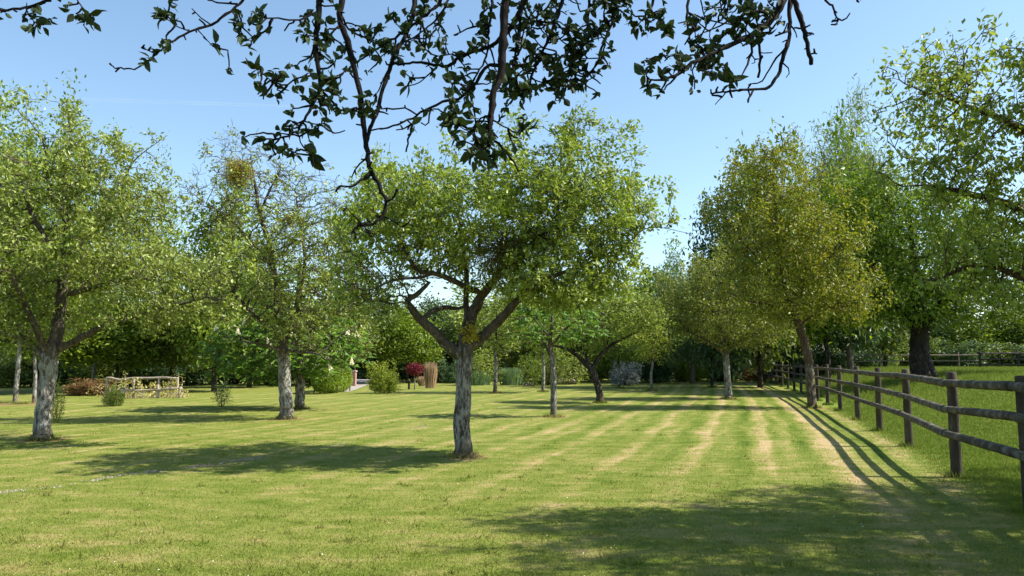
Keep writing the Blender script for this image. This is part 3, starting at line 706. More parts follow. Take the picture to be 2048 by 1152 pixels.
tree('maple_tree', 'tall bronze-leaved tree with dark bent trunk standing beside the rail fence', 'tree', b, limbs, ells, 4200, .15, .18, 18, B_BROWN, L_BRONZE,
     group=None, sprouts=90, per=6.2, L=.11, spread=.09, rmax=.012, twigs=.5, twl=.18, tip=.005, droop=.4)

# oak in the pasture
b = at(1842, 36.0); b = np.array([b[0], b[1], float(gz(b[0], b[1]))]); D = b[1]; f = loc(b, D); E = lambda *a: ell(f, *a, D)
limbs = [[(0, 0, -.1, .55), (0, 0, .2, .45), f(1840, 720, 0, .42), f(1840, 690, 0, .4), f(1838, 660, 0, .36), f(1835, 610, 0, .28), f(1830, 540, 0, .18), f(1820, 450, 0, .08), f(1815, 390, 0, .03)],
         [f(1840, 670, 0, .25), f(1870, 620, -.5, .2), f(1910, 590, -1, .15), f(1970, 570, -1.4, .08), f(2040, 560, -1.6, .03)],
         [f(1838, 655, 0, .22), f(1790, 610, -.8, .16), f(1730, 570, -1.2, .08), f(1680, 550, -1.4, .03)],
         [f(1836, 600, 0, .15), f(1880, 540, .8, .12), f(1940, 480, 1.2, .05)], [f(1834, 590, 0, .14), f(1780, 520, .8, .1), f(1740, 440, 1.2, .04)]]
ells = [E(1840, 480, 0, 150, 3.4, 110, 4), E(1755, 410, .5, 95, 2.2, 75, 2.0), E(1960, 500, 0, 90, 2.6, 80, 1.8), E(1720, 540, 0, 95, 2.4, 85, 2.2), E(1950, 610, 0, 100, 2.2, 45, 1.2), E(1840, 600, -.8, 120, 2.6, 60, 1.6), E(2060, 590, 0, 70, 2, 60, .8)]
tree('oak_tree', 'large oak with thick black trunk and bright crown in the pasture behind the fence', 'tree', b, limbs, ells, 6200, .22, .26, 19, B_DARK, L_OAK,
     gaps=.1, per=9.5, L=.17, spread=.16, rmax=.022, tip=.009, split=.06)

# big near tree whose trunk stands right of the frame
b = np.array([8.3, 7.7, float(gz(8.3, 7.7))])
def X(px, py, dp): return tuple(W(px, py, dp)-b)
limbs = [[(0, 0, -.1, .3), (0, 0, .2, .24), (0, 0, 1.2, .2), (-.1, 0, 2.0, .18), (-.2, .1, 3.2, .13), (-.3, .1, 4.4, .07), (-.4, 0, 5.6, .02)],
         [(-.05, 0, 1.7, .12), (*X(2230, 520, 7.4), .09), (*X(2070, 430, 7.6), .05), (*X(1950, 390, 7.7), .03), (*X(1850, 370, 7.7), .014)],
         [(-.1, 0, 1.8, .09), (*X(2200, 600, 7.3), .06), (*X(2048, 555, 7.5), .035), (*X(1960, 530, 7.7), .02), (*X(1870, 560, 7.7), .01)],
         [(-.2, 0, 2.6, .09), (*X(2180, 330, 7.4), .06), (*X(2030, 250, 7.6), .035), (*X(1900, 200, 7.7), .014)],
         [(-.2, 0, 3.0, .08), (*X(2180, 200, 7.3), .05), (*X(2080, 120, 7.5), .02)],
         [(0, -.1, 2.2, .1), (-.8, -1.4, 3.4, .06), (-1.6, -2.6, 4.0, .03)], [(0, 0, 2.4, .1), (1.5, 1, 3.8, .05), (2.5, 1, 4.4, .03)]]
def EX(px, py, dp, rx, ry, rz, wt): return (*X(px, py, dp), rx, ry, rz, wt)
ells = [EX(2000, 260, 7.5, 1.0, .9, 1.0, 3.0), EX(1905, 210, 7.7, .62, .5, .38, .45), EX(1870, 330, 7.7, .62, .6, .34, .8), EX(2010, 450, 7.6, .8, .8, .5, 2.0), EX(1950, 550, 7.7, .6, .6, .25, .8), EX(2060, 600, 7.6, .5, .5, .2, .5),
        EX(1770, 150, 7.7, .22, .2, .08, .1), EX(1860, 100, 7.7, .18, .2, .22, .12), EX(1760, 225, 7.7, .2, .2, .08, .1),
        (0, .2, 4.2, 1.9, 2.0, 1.5, 4.6), (1.9, 1.1, 4.2, 1.8, 1.8, 1.4, 2.6), (-.9, -2.3, 3.8, 1.8, 1.7, 1.1, 3.0), (-2.2, -2.3, 3.4, 1.0, 1.0, .7, 1.0), (1.6, -1.6, 4.2, 2.0, 1.8, 1.3, 3.4), (-.6, -3.8, 3.7, 1.8, 1.2, 1.0, 1.6), (3.6, 2.4, 4.0, 1.8, 1.6, 1.2, 1.6), (-2.0, -1.5, 5.0, 1.35, 1.1, .8, 2.0), (-.6, -2.6, 4.9, 1.3, 1.1, .8, 1.6)]
L_RIGHT = leaf_mat('whitebeam_leaf', [(0, (.09, .125, .022)), (.5, (.16, .21, .04)), (.85, (.25, .28, .07)), (1, (.36, .28, .13))], .42)
# leaves set denser outside the frame to thicken its shadow on the lawn
t_, Pn, par, r = tree('whitebeam_tree', 'leafy tree reaching in from beyond the right edge, nearest on that side', 'tree', b, limbs, ells, 10500, .10, .14, 20, B_BROWN, L_RIGHT,
     per=9.5, dens=lambda P: np.where((P[:, 0]+8.3)/np.maximum(P[:, 1]+7.7, 1) > .68, 1., .62), sprouts=60, L=.064, spread=.05, rmax=.009, droop=.7, twigs=.5, twl=.14, tip=.0035, p=2.5)

# ------------------------------------------------------------------ prototypes for smaller and farther trees
def proto_tree(name, seed, bark, leafm, ells, trunk_h, natt=700, L=.17, per=6, spread=.2, step=.3, r0=.16, droop=.2, label='x', cat='tree', kind='quad', aspect=.5, twigs=0, stems=1, sprouts=20, rmax=.03, tip=.01, up=.8):
    rng = np.random.default_rng(seed)
    top = max(e[2]+e[5]*.5 for e in ells)
    limbs = [[(0, 0, -.05, r0*1.3), (0, 0, .15, r0), (.03, 0, trunk_h*.6, r0*.85), (0, .05, trunk_h, r0*.7), (.05, 0, (trunk_h+top)/2, r0*.4), (0, 0, top, r0*.08)]]
    for s in range(stems-1):
        a = s*2*math.pi/(stems-1)+rng.uniform(0, .5)
        limbs.append([(0, 0, .05, r0*.8), (math.cos(a)*.25, math.sin(a)*.25, trunk_h*.8, r0*.6), (math.cos(a)*.7, math.sin(a)*.7, top*.8, r0*.15)])
    t, *_ = tree(name, label, cat, (0, 0, 0), limbs, ells, natt, step, step*1.15, seed, bark, leafm, per=per, L=L, spread=spread, rmax=rmax, droop=droop, tip=tip, twigs=twigs, twl=.25, kind=kind, aspect=aspect, split=.05, up=up, sprouts=sprouts, gaps=.12)
    return t
PR = {}
# each about 6 m high and 5 m wide, leaves of several sizes
PR['round'] = (proto_tree('woodland_tree', 31, B_DARK, L_GREEN, [(0, 0, 3.7, 2.3, 2.3, 2.2, 5), (-1.2, .3, 2.6, 1.4, 1.4, 1.1, 1.2), (1.3, -.2, 2.9, 1.3, 1.4, 1.2, 1.2), (.4, 0, 5.3, 1.0, 1, .7, .5)], 1.4, 1500, L=.21, per=12, spread=.22, step=.26, r0=.10), 6.0, 5.0)
PR['oval'] = (proto_tree('woodland_tree', 32, B_DARK, L_MID, [(0, 0, 3.2, 1.7, 1.7, 2.6, 5), (.3, 0, 5.2, .8, .8, .9, .6), (-.5, 0, 1.7, 1.5, 1.5, 1.0, 1.2)], 1.1, 1400, L=.21, per=12, spread=.22, step=.26, r0=.11), 6.0, 3.8)
PR['willow'] = (proto_tree('woodland_tree', 33, B_BROWN, L_WILLOW, [(0, 0, 3.6, 2.2, 2.0, 2.0, 5), (-1, 0, 4.9, .9, .8, .8, .8), (1.2, 0, 4.6, .9, .8, .7, .8), (0, 0, 2, 2.0, 1.8, 1.0, 1.5)], 1.2, 1300, L=.19, per=15, spread=.24, step=.26, aspect=.2, droop=.1, twigs=1.2, up=.3), 6.0, 5.0)
PR['bush'] = (proto_tree('shrub', 34, B_DARK, L_MID, [(0, 0, .9, 1.15, 1.1, .85, 4), (-.5, 0, 1.3, .5, .5, .5, .7), (.5, .1, 1.2, .6, .5, .5, .7), (0, 0, .35, 1.2, 1.1, .35, 1.2)], .3, 800, L=.13, per=13, spread=.10, step=.14, r0=.04, cat='shrub', stems=6, rmax=.02, tip=.005), 1.9, 2.4)
PR['maple'] = (proto_tree('maple_tree', 37, B_PALE, L_GREEN, [(0, 0, 3.9, 2.2, 2.2, 2.0, 5), (-1.2, .3, 2.9, 1.2, 1.3, .9, 1.2), (1.3, -.2, 3.0, 1.2, 1.3, .9, 1.2), (.4, 0, 5.3, 1.0, 1, .7, .5)], 1.9, 1900, L=.10, per=12, spread=.13, step=.2, r0=.055), 6.0, 5.0)
PR['slim'] = (proto_tree('sapling', 35, B_APPLE, L_YEL, [(0, 0, 2.6, 1.15, 1.1, .95, 4), (.2, 0, 3.4, .6, .6, .5, .7)], 1.5, 420, L=.11, per=6, spread=.10, step=.18, r0=.06, rmax=.02, tip=.006, twigs=.5), 3.8, 2.4)
PR['scrub'] = (proto_tree('shrub', 36, B_BROWN, L_GREEN, [(0, 0, 1.1, .9, .9, 1.0, 4), (.3, 0, 1.9, .5, .5, .5, .8), (-.4, .1, 1.7, .45, .4, .5, .6)], .2, 420, L=.12, per=6, spread=.11, step=.16, r0=.03, cat='shrub', stems=7, rmax=.02, tip=.005), 2.3, 1.9)
used = set()
def put(kind, px, depth, top, wpx, label, leaf=None, bark=None, group=None, name=None, cat=None, rz=None, base_py=None):
    t, H, Wd = PR[kind]
    if kind not in used: used.add(kind); o = t; 
    else: o = copy_tree(t)
    if leaf or bark or kind in ORIG:
        for ch_ in o.children:
            isl = ch_.name.split('.')[0] in ('crown', 'foliage'); mt = leaf if isl else bark
            if mt: ch_.material_slots[0].link = 'OBJECT'; ch_.material_slots[0].material = mt
            elif ch_.material_slots[0].link == 'OBJECT': ch_.material_slots[0].link = 'DATA'
    p = at(px, depth) if base_py is None else G(px, base_py); depth = p[1]
    hz = W(px, top, depth)[2]-p[2]; ww = wpx*depth/F
    o.location = [float(c) for c in p]
    o.rotation_euler = (0, 0, rz if rz is not None else (px*1.7) % 6.28)
    o.scale = (ww/Wd, ww/Wd, hz/H)
    o['label'] = label
    if 'group' in o: del o['group']
    if group: o['group'] = group
    if name: o.name = name
    if cat: o['category'] = cat
    return o
ORIG = set(PR)
gL = 'woodland trees along the far edge'
for i_, px in enumerate(range(-60, 2160, 70)):
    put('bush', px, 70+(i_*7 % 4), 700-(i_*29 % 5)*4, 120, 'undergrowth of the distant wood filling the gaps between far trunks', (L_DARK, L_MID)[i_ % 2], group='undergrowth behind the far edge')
# left: tall maple by the left edge
put('maple', 30, 27, 250, 400, 'tall bright green maple standing behind the old apple tree at the left edge', L_GREEN, B_PALE, name='maple_tree', base_py=808, rz=.4)
put('maple', 262, 44, 385, 260, 'rounded green tree rising right of the left-edge apple tree', L_GREEN, B_DARK, name='woodland_tree', group=gL)
put('oval', 430, 40, 425, 190, 'bright conical tree between the left-edge and half-bare apple trees', L_GREEN, group=gL)
bgt = [  # kind, px, depth, top, width, leaf, label
 ('round', -40, 36, 420, 330, L_GREEN, 'dense green tree cut by the left edge'),
 ('round', 110, 38, 560, 250, L_GREEN, 'low maple just right of the left-edge trunk'),
 ('round', 235, 41, 600, 220, L_GREEN, 'low maple behind the log trellis'),
 ('round', 345, 43, 600, 210, L_MID, 'dull green tree right of the log trellis'),
 ('oval', 500, 46, 560, 170, L_MID, 'dark tree behind the left side of the flowering chestnut'),
 ('round', 670, 50, 600, 200, L_MID, 'mid green tree above the clipped hedge'),
 ('oval', 750, 56, 606, 140, L_DARK, 'dark tree above the yellow-green bush'),
 ('round', 815, 54, 620, 150, L_GREEN, 'bright tree above the red-leaved standard'),
 ('oval', 875, 60, 612, 120, L_DARK, 'dark tree left of the nearest trunk'),
 ('round', 960, 58, 612, 160, L_MID, 'mid green tree just right of the nearest trunk'),
 ('willow', 1040, 64, 600, 150, L_MID, 'tree rising behind the white-gabled house'),
 ('round', 1150, 60, 600, 170, L_MID, 'tree behind the leaning apple tree'),
 ('oval', 1225, 56, 606, 120, L_GREEN, 'green tree right of the leaning apple tree'),
 ('round', 1320, 58, 538, 150, L_GREEN, 'green treetop rising right of the centre gap of sky'),
 ('willow', 1385, 54, 552, 150, L_BLUE, 'grey-green tree beside the tall dark tree'),
 ('oval', 1455, 44, 440, 150, L_DARK, 'dark blue-green tree behind the bronze tree on its left'),
 ('oval', 1520, 46, 330, 190, L_MID, 'tall tree directly behind the bronze tree'),
 ('willow', 1700, 52, 285, 230, L_WILLOW, 'pale feathery tree rising between the bronze tree and the oak'),
 ('round', 1655, 40, 365, 260, L_OAK, 'dense tree behind the right side of the bronze tree'),
 ('round', 1560, 56, 560, 170, L_DARK, 'dark low tree beyond the far end of the fence'),
 ('round', 1700, 54, 560, 190, L_DARK, 'dark low tree left of the oak trunk'),
 ('oval', 1770, 60, 480, 170, L_MID, 'mid green tree behind the left half of the oak'),
 ('round', 1390, 60, 650, 130, L_DARK, 'dark low tree behind the short pale trunk on its left'),
 ('round', 1480, 62, 640, 140, L_DARK, 'dark low tree closing the end of the lawn'),
]
for i_, px in enumerate(range(-60, 2160, 118)):
    kk = ('round', 'oval', 'round', 'willow')[i_ % 4]; tp_ = 606+(i_*37 % 5)*7
    if 1300 < px < 1830: tp_ -= 60
    put(kk, px, 76+(i_*13 % 7), tp_, 175, 'tree of the distant wood seen only through gaps in the nearer trees', (L_MID, L_DARK, L_GREEN)[i_ % 3], group='distant wood behind the far edge')
for k, px, dp, tp, wd_, lf, lb in bgt: put(k, px, dp, tp, wd_, lb, lf, group=gL)
# right far side trees beyond the field fence
for px, dp, tp, wd_, lf, lb in [(1900, 110, 655, 110, L_MID, 'far tree left of the distant white roof'), (1975, 125, 650, 120, L_BLUE, 'far grey-green tree behind the distant roofs'), (2060, 115, 640, 130, L_MID, 'far tree at the right edge')]:
    put('round', px, dp, tp, wd_, lb, lf, group='far trees beyond the pasture')
# saplings and slim trees on the lawn
put('slim', 1303, 0, 640, 120, 'small yellow-green tree on a thin stake-like trunk', L_YEL, B_PALE, base_py=781, name='lime_tree')
put('slim', 1238, 0, 655, 100, 'thin green sapling in front of the silver bush', L_GREEN, B_APPLE, base_py=776, name='sapling')
put('slim', 1424, 0, 640, 130, 'dark-trunked tree just left of the short pale trunk', L_MID, B_DARK, base_py=774, name='fruit_tree')
put('slim', 1086, 0, 600, 140, 'slim tree seen just left of the young chestnut trunk', L_APPLE, B_PALE, base_py=784, name='fruit_tree')
put('slim', 990, 0, 575, 170, 'straight grey-trunked tree between the nearest trunk and the white gable', L_APPLE, B_APPLE, base_py=787, name='fruit_tree')
put('slim', 68, 0, 560, 160, 'slim tree half hidden behind the left-edge trunk', L_GREEN, B_PALE, base_py=806, name='maple_tree')
put('slim', 188, 44, 640, 130, 'slim grey-trunked tree above the brown shrub', L_MID, B_PALE, name='maple_tree')

# understorey shrubs along the woodland edge
sh = [
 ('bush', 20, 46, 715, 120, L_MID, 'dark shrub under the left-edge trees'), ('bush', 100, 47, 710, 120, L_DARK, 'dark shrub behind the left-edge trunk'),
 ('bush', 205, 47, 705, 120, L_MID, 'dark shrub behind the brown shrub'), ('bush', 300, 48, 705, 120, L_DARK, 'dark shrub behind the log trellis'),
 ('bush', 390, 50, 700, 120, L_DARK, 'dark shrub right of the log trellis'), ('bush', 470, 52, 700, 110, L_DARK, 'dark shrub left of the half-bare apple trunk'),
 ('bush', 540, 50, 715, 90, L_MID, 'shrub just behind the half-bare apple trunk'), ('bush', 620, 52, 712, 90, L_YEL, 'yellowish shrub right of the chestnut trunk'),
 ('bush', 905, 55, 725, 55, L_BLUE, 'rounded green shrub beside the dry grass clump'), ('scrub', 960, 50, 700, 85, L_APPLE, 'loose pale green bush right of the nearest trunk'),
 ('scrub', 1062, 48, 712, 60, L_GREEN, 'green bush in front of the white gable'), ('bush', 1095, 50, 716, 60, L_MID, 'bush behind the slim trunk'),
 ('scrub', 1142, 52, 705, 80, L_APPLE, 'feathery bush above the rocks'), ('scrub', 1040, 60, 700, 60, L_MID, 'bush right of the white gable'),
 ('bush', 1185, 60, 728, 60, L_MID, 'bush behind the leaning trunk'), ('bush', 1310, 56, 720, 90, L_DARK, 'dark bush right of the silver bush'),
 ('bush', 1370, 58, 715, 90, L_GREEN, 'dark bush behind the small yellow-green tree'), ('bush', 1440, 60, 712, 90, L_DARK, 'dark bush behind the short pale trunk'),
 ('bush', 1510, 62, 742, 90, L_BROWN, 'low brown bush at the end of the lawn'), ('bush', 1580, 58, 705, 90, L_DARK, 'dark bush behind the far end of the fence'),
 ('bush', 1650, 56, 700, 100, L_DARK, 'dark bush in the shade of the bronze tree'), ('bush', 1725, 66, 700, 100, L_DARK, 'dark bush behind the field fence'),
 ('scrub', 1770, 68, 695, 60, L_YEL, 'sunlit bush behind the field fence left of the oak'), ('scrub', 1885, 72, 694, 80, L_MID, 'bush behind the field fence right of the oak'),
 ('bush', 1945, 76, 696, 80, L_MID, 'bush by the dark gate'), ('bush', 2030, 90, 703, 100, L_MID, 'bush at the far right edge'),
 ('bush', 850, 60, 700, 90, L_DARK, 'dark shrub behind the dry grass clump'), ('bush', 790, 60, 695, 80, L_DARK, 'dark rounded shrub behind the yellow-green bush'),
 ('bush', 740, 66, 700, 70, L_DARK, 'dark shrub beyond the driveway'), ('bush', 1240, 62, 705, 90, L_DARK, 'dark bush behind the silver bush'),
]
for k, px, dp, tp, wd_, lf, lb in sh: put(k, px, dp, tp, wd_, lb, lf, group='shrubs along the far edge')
put('bush', 768, 0, 736, 62, 'rounded bright yellow-green bush beside the driveway', L_YEL, base_py=786, cat='shrub')
put('bush', 1250, 0, 733, 58, 'silvery white-flowered bush behind the thin sapling', L_SILVER, base_py=771, cat='shrub')
put('scrub', 443, 0, 765, 40, 'small dark many-stemmed shrub in the shade of the chestnut', L_DARK, base_py=812, cat='shrub')
put('bush', 228, 0, 778, 42, 'small green rose bush in front of the log trellis', L_MID, base_py=812, cat='shrub')
put('scrub', 112, 0, 765, 34, 'thin rose bush just right of the left-edge trunk', L_MID, base_py=846, cat='shrub')
put('bush', 175, 0, 764, 100, 'low dry brown shrub left of the log trellis', L_BROWN, base_py=790, cat='shrub')

# clipped hedge block
def hedge(px0, px1, py_top, base_py, dlen, label, leafm, seed, n=16000):
    rng = np.random.default_rng(seed); p = G((px0+px1)/2, base_py); wm = (px1-px0)*p[1]/F; hm = W(px0, py_top, p[1])[2]
    t = empty('clipped_hedge', p, label, 'hedge')
    q = rng.uniform(-1, 1, (n, 3)); m = np.argmax(np.abs(q), 1); s = np.sign(q[np.arange(n), m]); q[np.arange(n), m] = s*rng.uniform(.7, 1.06, n)
    rr = np.linalg.norm(q, axis=1, keepdims=True); q = q*(1-.34*np.clip(rr-1, 0, 1)/.73)
    P = q*[wm/2, dlen/2, hm/2]+[0, 0, hm/2]
    V, Fv, c = leaf_quads(P, unit(q+rng.normal(0, .6, (n, 3))), unit(rng.normal(size=(n, 3))), rng.uniform(.06, .12, n), rng.uniform(.04, .06, n))
    mesh_np('foliage', V, Fv, c, leafm, t, attr=rng.uniform(size=n))
    ch = [(np.array([[x_, y_, 0], [x_+.05, y_, hm*.5], [x_, y_+.05, hm*.9]]), np.array([.03, .02, .01])) for x_ in np.linspace(-wm*.4, wm*.4, 5) for y_ in (-dlen*.3, 0, dlen*.3)]
    V, Fv, c = tube_mesh(ch, rng); mesh_np('stems', V, Fv, c, B_DARK, t)
hedge(638, 692, 730, 784, 5, 'tall clipped green hedge left of the brick pillar', L_GREEN, 41)

# blade clumps: dry grass, reeds
def clump(name, px, base_py, top_py, wpx, n, leafm, label, cat, seed, flare=.25, bw=.02):
    rng = np.random.default_rng(seed); p = G(px, base_py); hm = W(px, top_py, p[1])[2]; wm = wpx*p[1]/F
    r = wm/2*np.sqrt(rng.uniform(0, 1, n)); a = rng.uniform(0, 6.28, n); B = np.stack([r*np.cos(a), r*np.sin(a), 0*a], 1)
    h = hm*(1.06-.5*rng.uniform(0, 1, n)**1.8); T = B*(1+flare)+np.stack([rng.normal(0, .05, n), rng.normal(0, .05, n), h], 1); M = (B+T)/2+rng.normal(0, .02, (n, 3))
    S = np.stack([np.cos(a+1.5), np.sin(a+1.5), 0*a], 1)*bw/2
    V = np.stack([B-S, B+S, M+S, T, M-S], 1).reshape(-1, 3)
    t = empty(name, p, label, cat); mesh_np('foliage', V, np.arange(5*n), np.full(n, 5), leafm, t, attr=rng.uniform(size=n)); return t
clump('pampas_grass', 861, 776, 725, 20, 620, L_STRAW, 'tall upright clump of dry straw-coloured grass', 'ornamental grass', 51, .35, .022)
clump('pampas_grass', 845, 772, 752, 14, 700, L_STRAW, 'short dry tuft at the left foot of the tall straw-coloured clump', 'ornamental grass', 52, .4, .02)
clump('reeds', 1022, 770, 736, 46, 1400, L_REED, 'blue-green reeds below the white gable', 'reeds', 53, .1, .03)
clump('reeds', 950, 770, 742, 60, 1100, L_REED, 'pale reeds at the foot of the bush right of the nearest trunk', 'reeds', 54, .2, .03)

# red lollipop standard
t = empty('standard_tree', G(829, 780), 'small standard tree with ball crown of dark red leaves', 'tree')
p = G(829, 780); s_ = p[1]/F; rng = np.random.default_rng(8)
ch = [(np.array([[0, 0, -.03], [0.01, 0, .4], [-.01, 0, .8], [0, 0, 1.0]]), np.array([.03, .025, .022, .02]))]
hc = W(829, 738, p[1])[2]; ch[0][0][:, 2] *= hc
for i_ in range(24):
    d_ = unit(rng.normal(size=3)); ch.append((np.array([[0, 0, hc-.1], d_*.2+[0, 0, hc], d_*.36+[0, 0, hc]]), np.array([.01, .007, .004])))
V, Fv, c = tube_mesh(ch, rng); mesh_np('trunk', V, Fv, c, B_PALE, t)
n = 2600; P = unit(rng.normal(size=(n, 3)))*rng.uniform(.12, .42, (n, 1))*[1.15, 1.15, .85]+[0, 0, hc]
V, Fv, c = leaf_quads(P, unit(rng.normal(size=(n, 3))), unit(rng.normal(size=(n, 3))), rng.uniform(.05, .1, n), rng.uniform(.03, .05, n)); mesh_np('crown', V, Fv, c, L_RED, t, attr=rng.uniform(size=n))

# ------------------------------------------------------------------ box helpers
def box(V, Fs, c, s, bev=0):
    b_ = len(V); x, y, z = c; a, b2_, h_ = s[0]/2, s[1]/2, s[2]/2
    for dz in (-h_, h_):
        for dx, dy in ((-a, -b2_), (a, -b2_), (a, b2_), (-a, b2_)): V.append((x+dx, y+dy, z+dz))
    for q in ((3, 2, 1, 0), (4, 5, 6, 7), (0, 1, 5, 4), (1, 2, 6, 5), (2, 3, 7, 6), (3, 0, 4, 7)): Fs.append([b_+i for i in q])
def box_obj(name, boxes, mat, parent=None):
    V = []; Fs = []
    for c, s in boxes: box(V, Fs, c, s)
    return mesh_np(name, V, np.array(Fs), np.full(len(Fs), 4), mat, parent)

# brick pillar
def brick_mat():
    m, nt = mat_new('red_brick'); tc = nd(nt, 'ShaderNodeTexCoord'); mp = nd(nt, 'ShaderNodeMapping'); mp.inputs['Rotation'].default_value = (math.pi/2, 0, 0)
    nt.links.new(tc.outputs['Object'], mp.inputs[0])
    b_ = nd(nt, 'ShaderNodeTexBrick'); nt.links.new(mp.outputs[0], b_.inputs['Vector']); b_.inputs['Scale'].default_value = 1
    b_.inputs['Brick Width'].default_value = .23; b_.inputs['Row Height'].default_value = .075; b_.inputs['Mortar Size'].default_value = .01
    b_.inputs['Color1'].default_value = (.33, .13, .08, 1); b_.inputs['Color2'].default_value = (.42, .20, .13, 1); b_.inputs['Mortar'].default_value = (.45, .38, .32, 1)
    p_ = nd(nt, 'ShaderNodeBsdfPrincipled'); p_.inputs['Roughness'].default_value = .9; nt.links.new(b_.outputs[0], p_.inputs['Base Color'])
    o_ = nd(nt, 'ShaderNodeOutputMaterial'); nt.links.new(p_.outputs[0], o_.inputs[0]); return m
BRICK = brick_mat(); CAP = simple_mat('stone_cap', [(.3, (.4, .3, .24)), (.7, (.55, .45, .38))], 6)
p = G(706, 772); hm = W(706, 741, p[1])[2]
t = empty('brick_pillar', p, 'red brick gate pillar with stone cap beside the driveway', 'pillar')
box_obj('shaft', [((0, 0, hm/2-.06), (.34, .34, hm-.08))], BRICK, t); box_obj('cap', [((0, 0, hm-.06), (.42, .42, .07)), ((0, 0, hm-.01), (.3, .3, .03))], CAP, t)

# house with white gable and slate roof
WHITE = simple_mat('white_render', [(.3, (.66, .64, .58)), (.7, (.8, .78, .73))], 2, bump=.05)
SLATE = simple_mat('slate_roof', [(.3, (.13, .12, .12)), (.7, (.24, .22, .21))], 6, (1, 1, 4), .7, .3)
GLASS = simple_mat('window_glass', [(.3, (.02, .025, .03)), (.7, (.05, .06, .07))], 1, bump=0, rough=.1, spec=.6)
def house(px, depth, ridge_py, eave_py, wpx, dl, label, rz=0, roofm=None, wallm=None):
    p = at(px, depth); t = empty('house', p, label, 'house', None, rz); s = depth/F
    w2 = wpx*s/2; he = W(px, eave_py, depth)[2]-p[2]; hr = W(px, ridge_py, depth)[2]-p[2]; d2 = dl/2
    V = [(-w2, -d2, -.2), (w2, -d2, -.2), (w2, -d2, he), (0, -d2, hr), (-w2, -d2, he), (-w2, d2, -.2), (w2, d2, -.2), (w2, d2, he), (0, d2, hr), (-w2, d2, he)]
    Fs = [[0, 1, 2, 3, 4], [9, 8, 7, 6, 5], [1, 6, 7, 2], [5, 0, 4, 9]]
    mesh_np('wall', V, np.concatenate([np.array(q) for q in Fs]), [5, 5, 4, 4], wallm or WHITE, t)
    ov = .3; e = .12; k = (hr-he)/w2
    def slab(sg):
        xo = sg*(w2+ov); zo = he-k*ov
        a = [(0, -d2-ov, hr+.02), (xo, -d2-ov, zo+.02), (xo, d2+ov, zo+.02), (0, d2+ov, hr+.02)]
        return a+[(x_, y_, z_+e) for x_, y_, z_ in a]
    V = slab(1)+slab(-1); Fs = []
    for b_ in (0, 8):
        for q in ((0, 1, 2, 3), (7, 6, 5, 4), (0, 4, 5, 1), (1, 5, 6, 2), (2, 6, 7, 3), (3, 7, 4, 0)): Fs.append([b_+i for i in q])
    mesh_np('roof', V, np.array(Fs), np.full(12, 4), roofm or SLATE, t)
    for xw in (-w2*.45, w2*.45): box_obj('window', [((xw, -d2-.01, he*.5), (w2*.35, .06, he*.35))], GLASS, t)
    return t
house(1022, 74, 690, 726, 70, 8, 'white house with steep slate gable behind the bushes', .35)
house(1832, 128, 682, 697, 90, 10, 'distant white-walled building either side of the oak trunk', 0, simple_mat('pale_roof', [(.3, (.5, .5, .52)), (.7, (.62, .62, .64))], 3))
house(1950, 120, 668, 686, 60, 10, 'distant brown-roofed house with a cream gable', .8, simple_mat('brown_roof', [(.3, (.12, .08, .06)), (.7, (.2, .13, .1))], 3))
house(2008, 105, 690, 700, 52, 7, 'low pale-roofed shed near the right edge', 0, simple_mat('tin_roof', [(.3, (.55, .6, .66)), (.7, (.68, .72, .78))], 3), simple_mat('grey_board', [(.3, (.18, .19, .2)), (.7, (.28, .29, .3))], 3))

# rocks beside the pond edge
ROCK = simple_mat('pink_rock', [(.3, (.22, .16, .13)), (.7, (.48, .40, .34))], 9, bump=.5)
def rock(px, py, s, seed, label):
    rng = np.random.default_rng(seed); import bmesh
    bm = bmesh.new(); bmesh.ops.create_icosphere(bm, subdivisions=3, radius=1)
    d = rng.normal(size=(6, 3)); d /= np.linalg.norm(d, axis=1, keepdims=True)
    for v in bm.verts:
        q = np.array(v.co); k = 1+.18*np.sin(3*q@d[0]+1)+.12*np.sin(5*q@d[1]); cut = min(1, *(0.72/max(q@e, .01) for e in d[2:]))
        v.co = Vector(q*k*cut*[s, s*.8, s*.62]); 
    me = bpy.data.meshes.new('rock'); bm.to_mesh(me); bm.free(); me.materials.append(ROCK)
    o = bpy.data.objects.new('rock', me); p = G(px, py); o.location = (p[0], p[1], p[2]+s*.25); o.rotation_euler = (0, 0, seed); link(o); tag(o, label, 'rock', 'rocks by the bushes')
rock(1122, 768, .42, 3, 'round pale rock, leftmost of the three behind the young chestnut'); rock(1134, 768, .3, 4, 'dark middle rock behind the young chestnut'); rock(1146, 768, .36, 5, 'sloping pale rock, rightmost of the three behind the young chestnut'); rock(1055, 772, .3, 6, 'pinkish rock left of the slim trunk')

# dark bench left of the red standard
t = empty('garden_bench', G(802, 779), 'dark wooden bench in the shade left of the red-leaved tree', 'bench')
box_obj('seat', [((0, 0, .43), (1.0, .4, .05))], WOODD, t)
for x_ in (-.42, .42):
    for y_ in (-.15, .15): box_obj('leg', [((x_, y_, .2), (.07, .07, .4))], WOODD, t)

